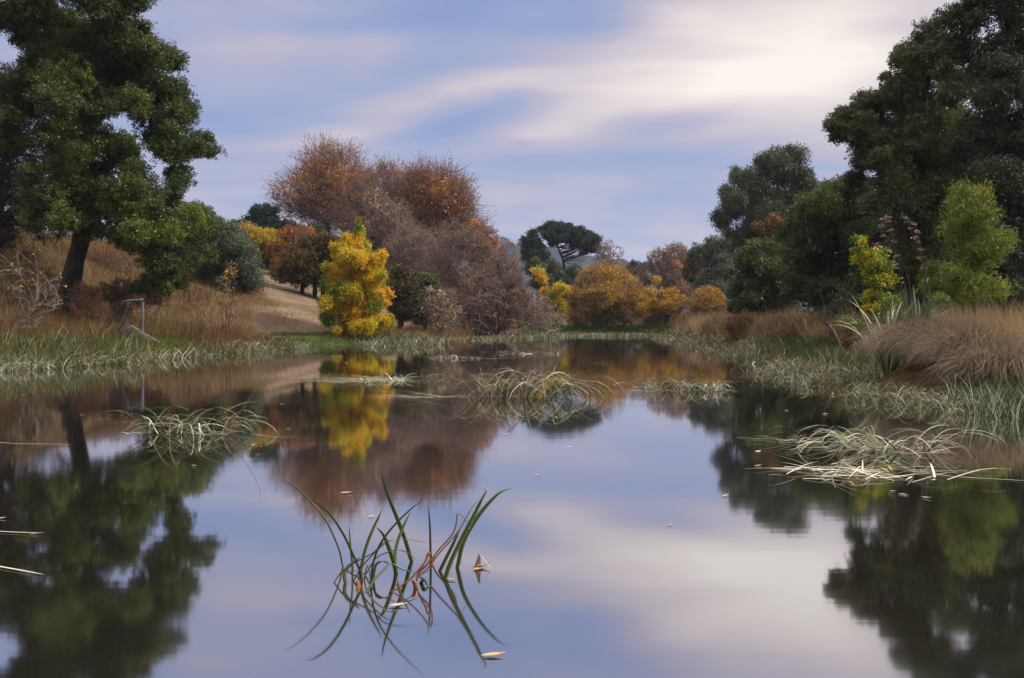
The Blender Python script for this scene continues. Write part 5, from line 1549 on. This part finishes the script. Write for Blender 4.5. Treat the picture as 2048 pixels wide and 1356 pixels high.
# ---------------------------------------------------------------- metal handrail and ramp
m, N = mat_new('galvanised_steel')
tcn = N.n('ShaderNodeTexCoord'); nn = N.n('ShaderNodeTexNoise'); nn.inputs['Scale'].default_value = 14; nn.inputs['Detail'].default_value = 5
N.l(tcn.outputs['Object'], nn.inputs['Vector'])
b = N.n('ShaderNodeBsdfPrincipled'); N.l(N.mix(N.mapr(nn.outputs[0], .35, .65), (.07, .078, .09, 1), (.15, .16, .18, 1)), b.inputs['Base Color'])
b.inputs['Metallic'].default_value = .6; b.inputs['Roughness'].default_value = .45
o_ = N.n('ShaderNodeOutputMaterial'); N.l(b.outputs[0], o_.inputs[0]); M['steel'] = m
HD = 37.5
rx_ = (285 - 1024) / F * HD
rail = empty('handrail', (rx_, HD, g1(rx_, HD)), 'grey bent metal handrail standing on the left bank by the water', 'handrail')
g = Geo(); p0 = P(285, 668, HD); p1 = P(285, 601, HD)
tubes(g, np.linspace(p0 - [0, 0, .5], p1, 6), np.full(6, .062), 12); g.build('post', M['steel'], rail, smooth=True)
g = Geo(); tubes(g, spline([P(287, 600.5, HD), P(262, 601, HD), P(254, 602, HD), P(246, 607, HD + .1), P(225, 636, HD + .8), P(210, 662, HD + 1.4)], 30), np.full(30, .05), 12)
g.build('rail', M['steel'], rail, smooth=True)
g = Geo(); tubes(g, spline([P(259, 603, HD), P(256, 610, HD), P(246, 640, HD + .1), P(234, 668, HD + .2)], 16), np.full(16, .042), 12)
g.build('brace', M['steel'], rail, smooth=True)
g = Geo(); tubes(g, np.linspace(P(281, 600.5, HD), P(288.5, 600.5, HD), 4), np.full(4, .085), 12); g.build('clamp', M['steel'], rail, smooth=True)
m, N = mat_new('weathered_concrete')
tcn = N.n('ShaderNodeTexCoord'); nn = N.n('ShaderNodeTexNoise'); nn.inputs['Scale'].default_value = 6; nn.inputs['Detail'].default_value = 8
N.l(tcn.outputs['Object'], nn.inputs['Vector'])
b = N.n('ShaderNodeBsdfDiffuse'); N.l(N.mix(N.mapr(nn.outputs[0], .3, .7), (.055, .047, .038, 1), (.15, .13, .105, 1)), b.inputs[0])
o_ = N.n('ShaderNodeOutputMaterial'); N.l(b.outputs[0], o_.inputs[0])
# low concrete wing wall sloping down to the water
g = Geo()
A = P(238, 652, 38.6); B = P(262, 650, 38.4); C_ = P(285, 665, 37.2); E = P(316, 682, 35.8)
tops = np.array([A, B, C_, E]); n_ = np.array([.05, .065, 0])
bot = tops.copy(); bot[:, 2] = np.minimum(gz(tops[:, 0], tops[:, 1]) - .4, tops[:, 2] - .3)
v = np.concatenate([tops - n_, tops + n_, bot + n_, bot - n_])
q = []
for i in range(3):
    for a in range(4):
        b2 = (a + 1) % 4
        q.append((a * 4 + i, a * 4 + i + 1, b2 * 4 + i + 1, b2 * 4 + i))
q += [(0, 4, 8, 12), (3, 15, 11, 7)]
g.quads(v, q, .5)
tag(g.build('ramp_wall', m, origin=(tops[1][0], tops[1][1], bot[1][2])), 'low pale concrete wing wall sloping to the water beside the handrail', 'wall')

# ---------------------------------------------------------------- thin blue air
g = Geo()
hx, y0_, y1_, z0_, z1_ = 2600.0, -2600.0, 2600.0, -3.0, 175.0
v = [(-hx, y0_, z0_), (hx, y0_, z0_), (hx, y1_, z0_), (-hx, y1_, z0_), (-hx, y0_, z1_), (hx, y0_, z1_), (hx, y1_, z1_), (-hx, y1_, z1_)]
g.quads(v, [(0, 3, 2, 1), (4, 5, 6, 7), (0, 1, 5, 4), (1, 2, 6, 5), (2, 3, 7, 6), (3, 0, 4, 7)], .5)
m, N = mat_new('pale_blue_air')
pv = N.n('ShaderNodeVolumePrincipled')
pv.inputs['Color'].default_value = (.72, .82, 1.0, 1)
pv.inputs['Density'].default_value = HAZE
pv.inputs['Anisotropy'].default_value = 0.0
o_ = N.n('ShaderNodeOutputMaterial'); N.l(pv.outputs[0], o_.inputs['Volume'])
hz = g.build('haze', m)
tag(hz, kind='stuff')
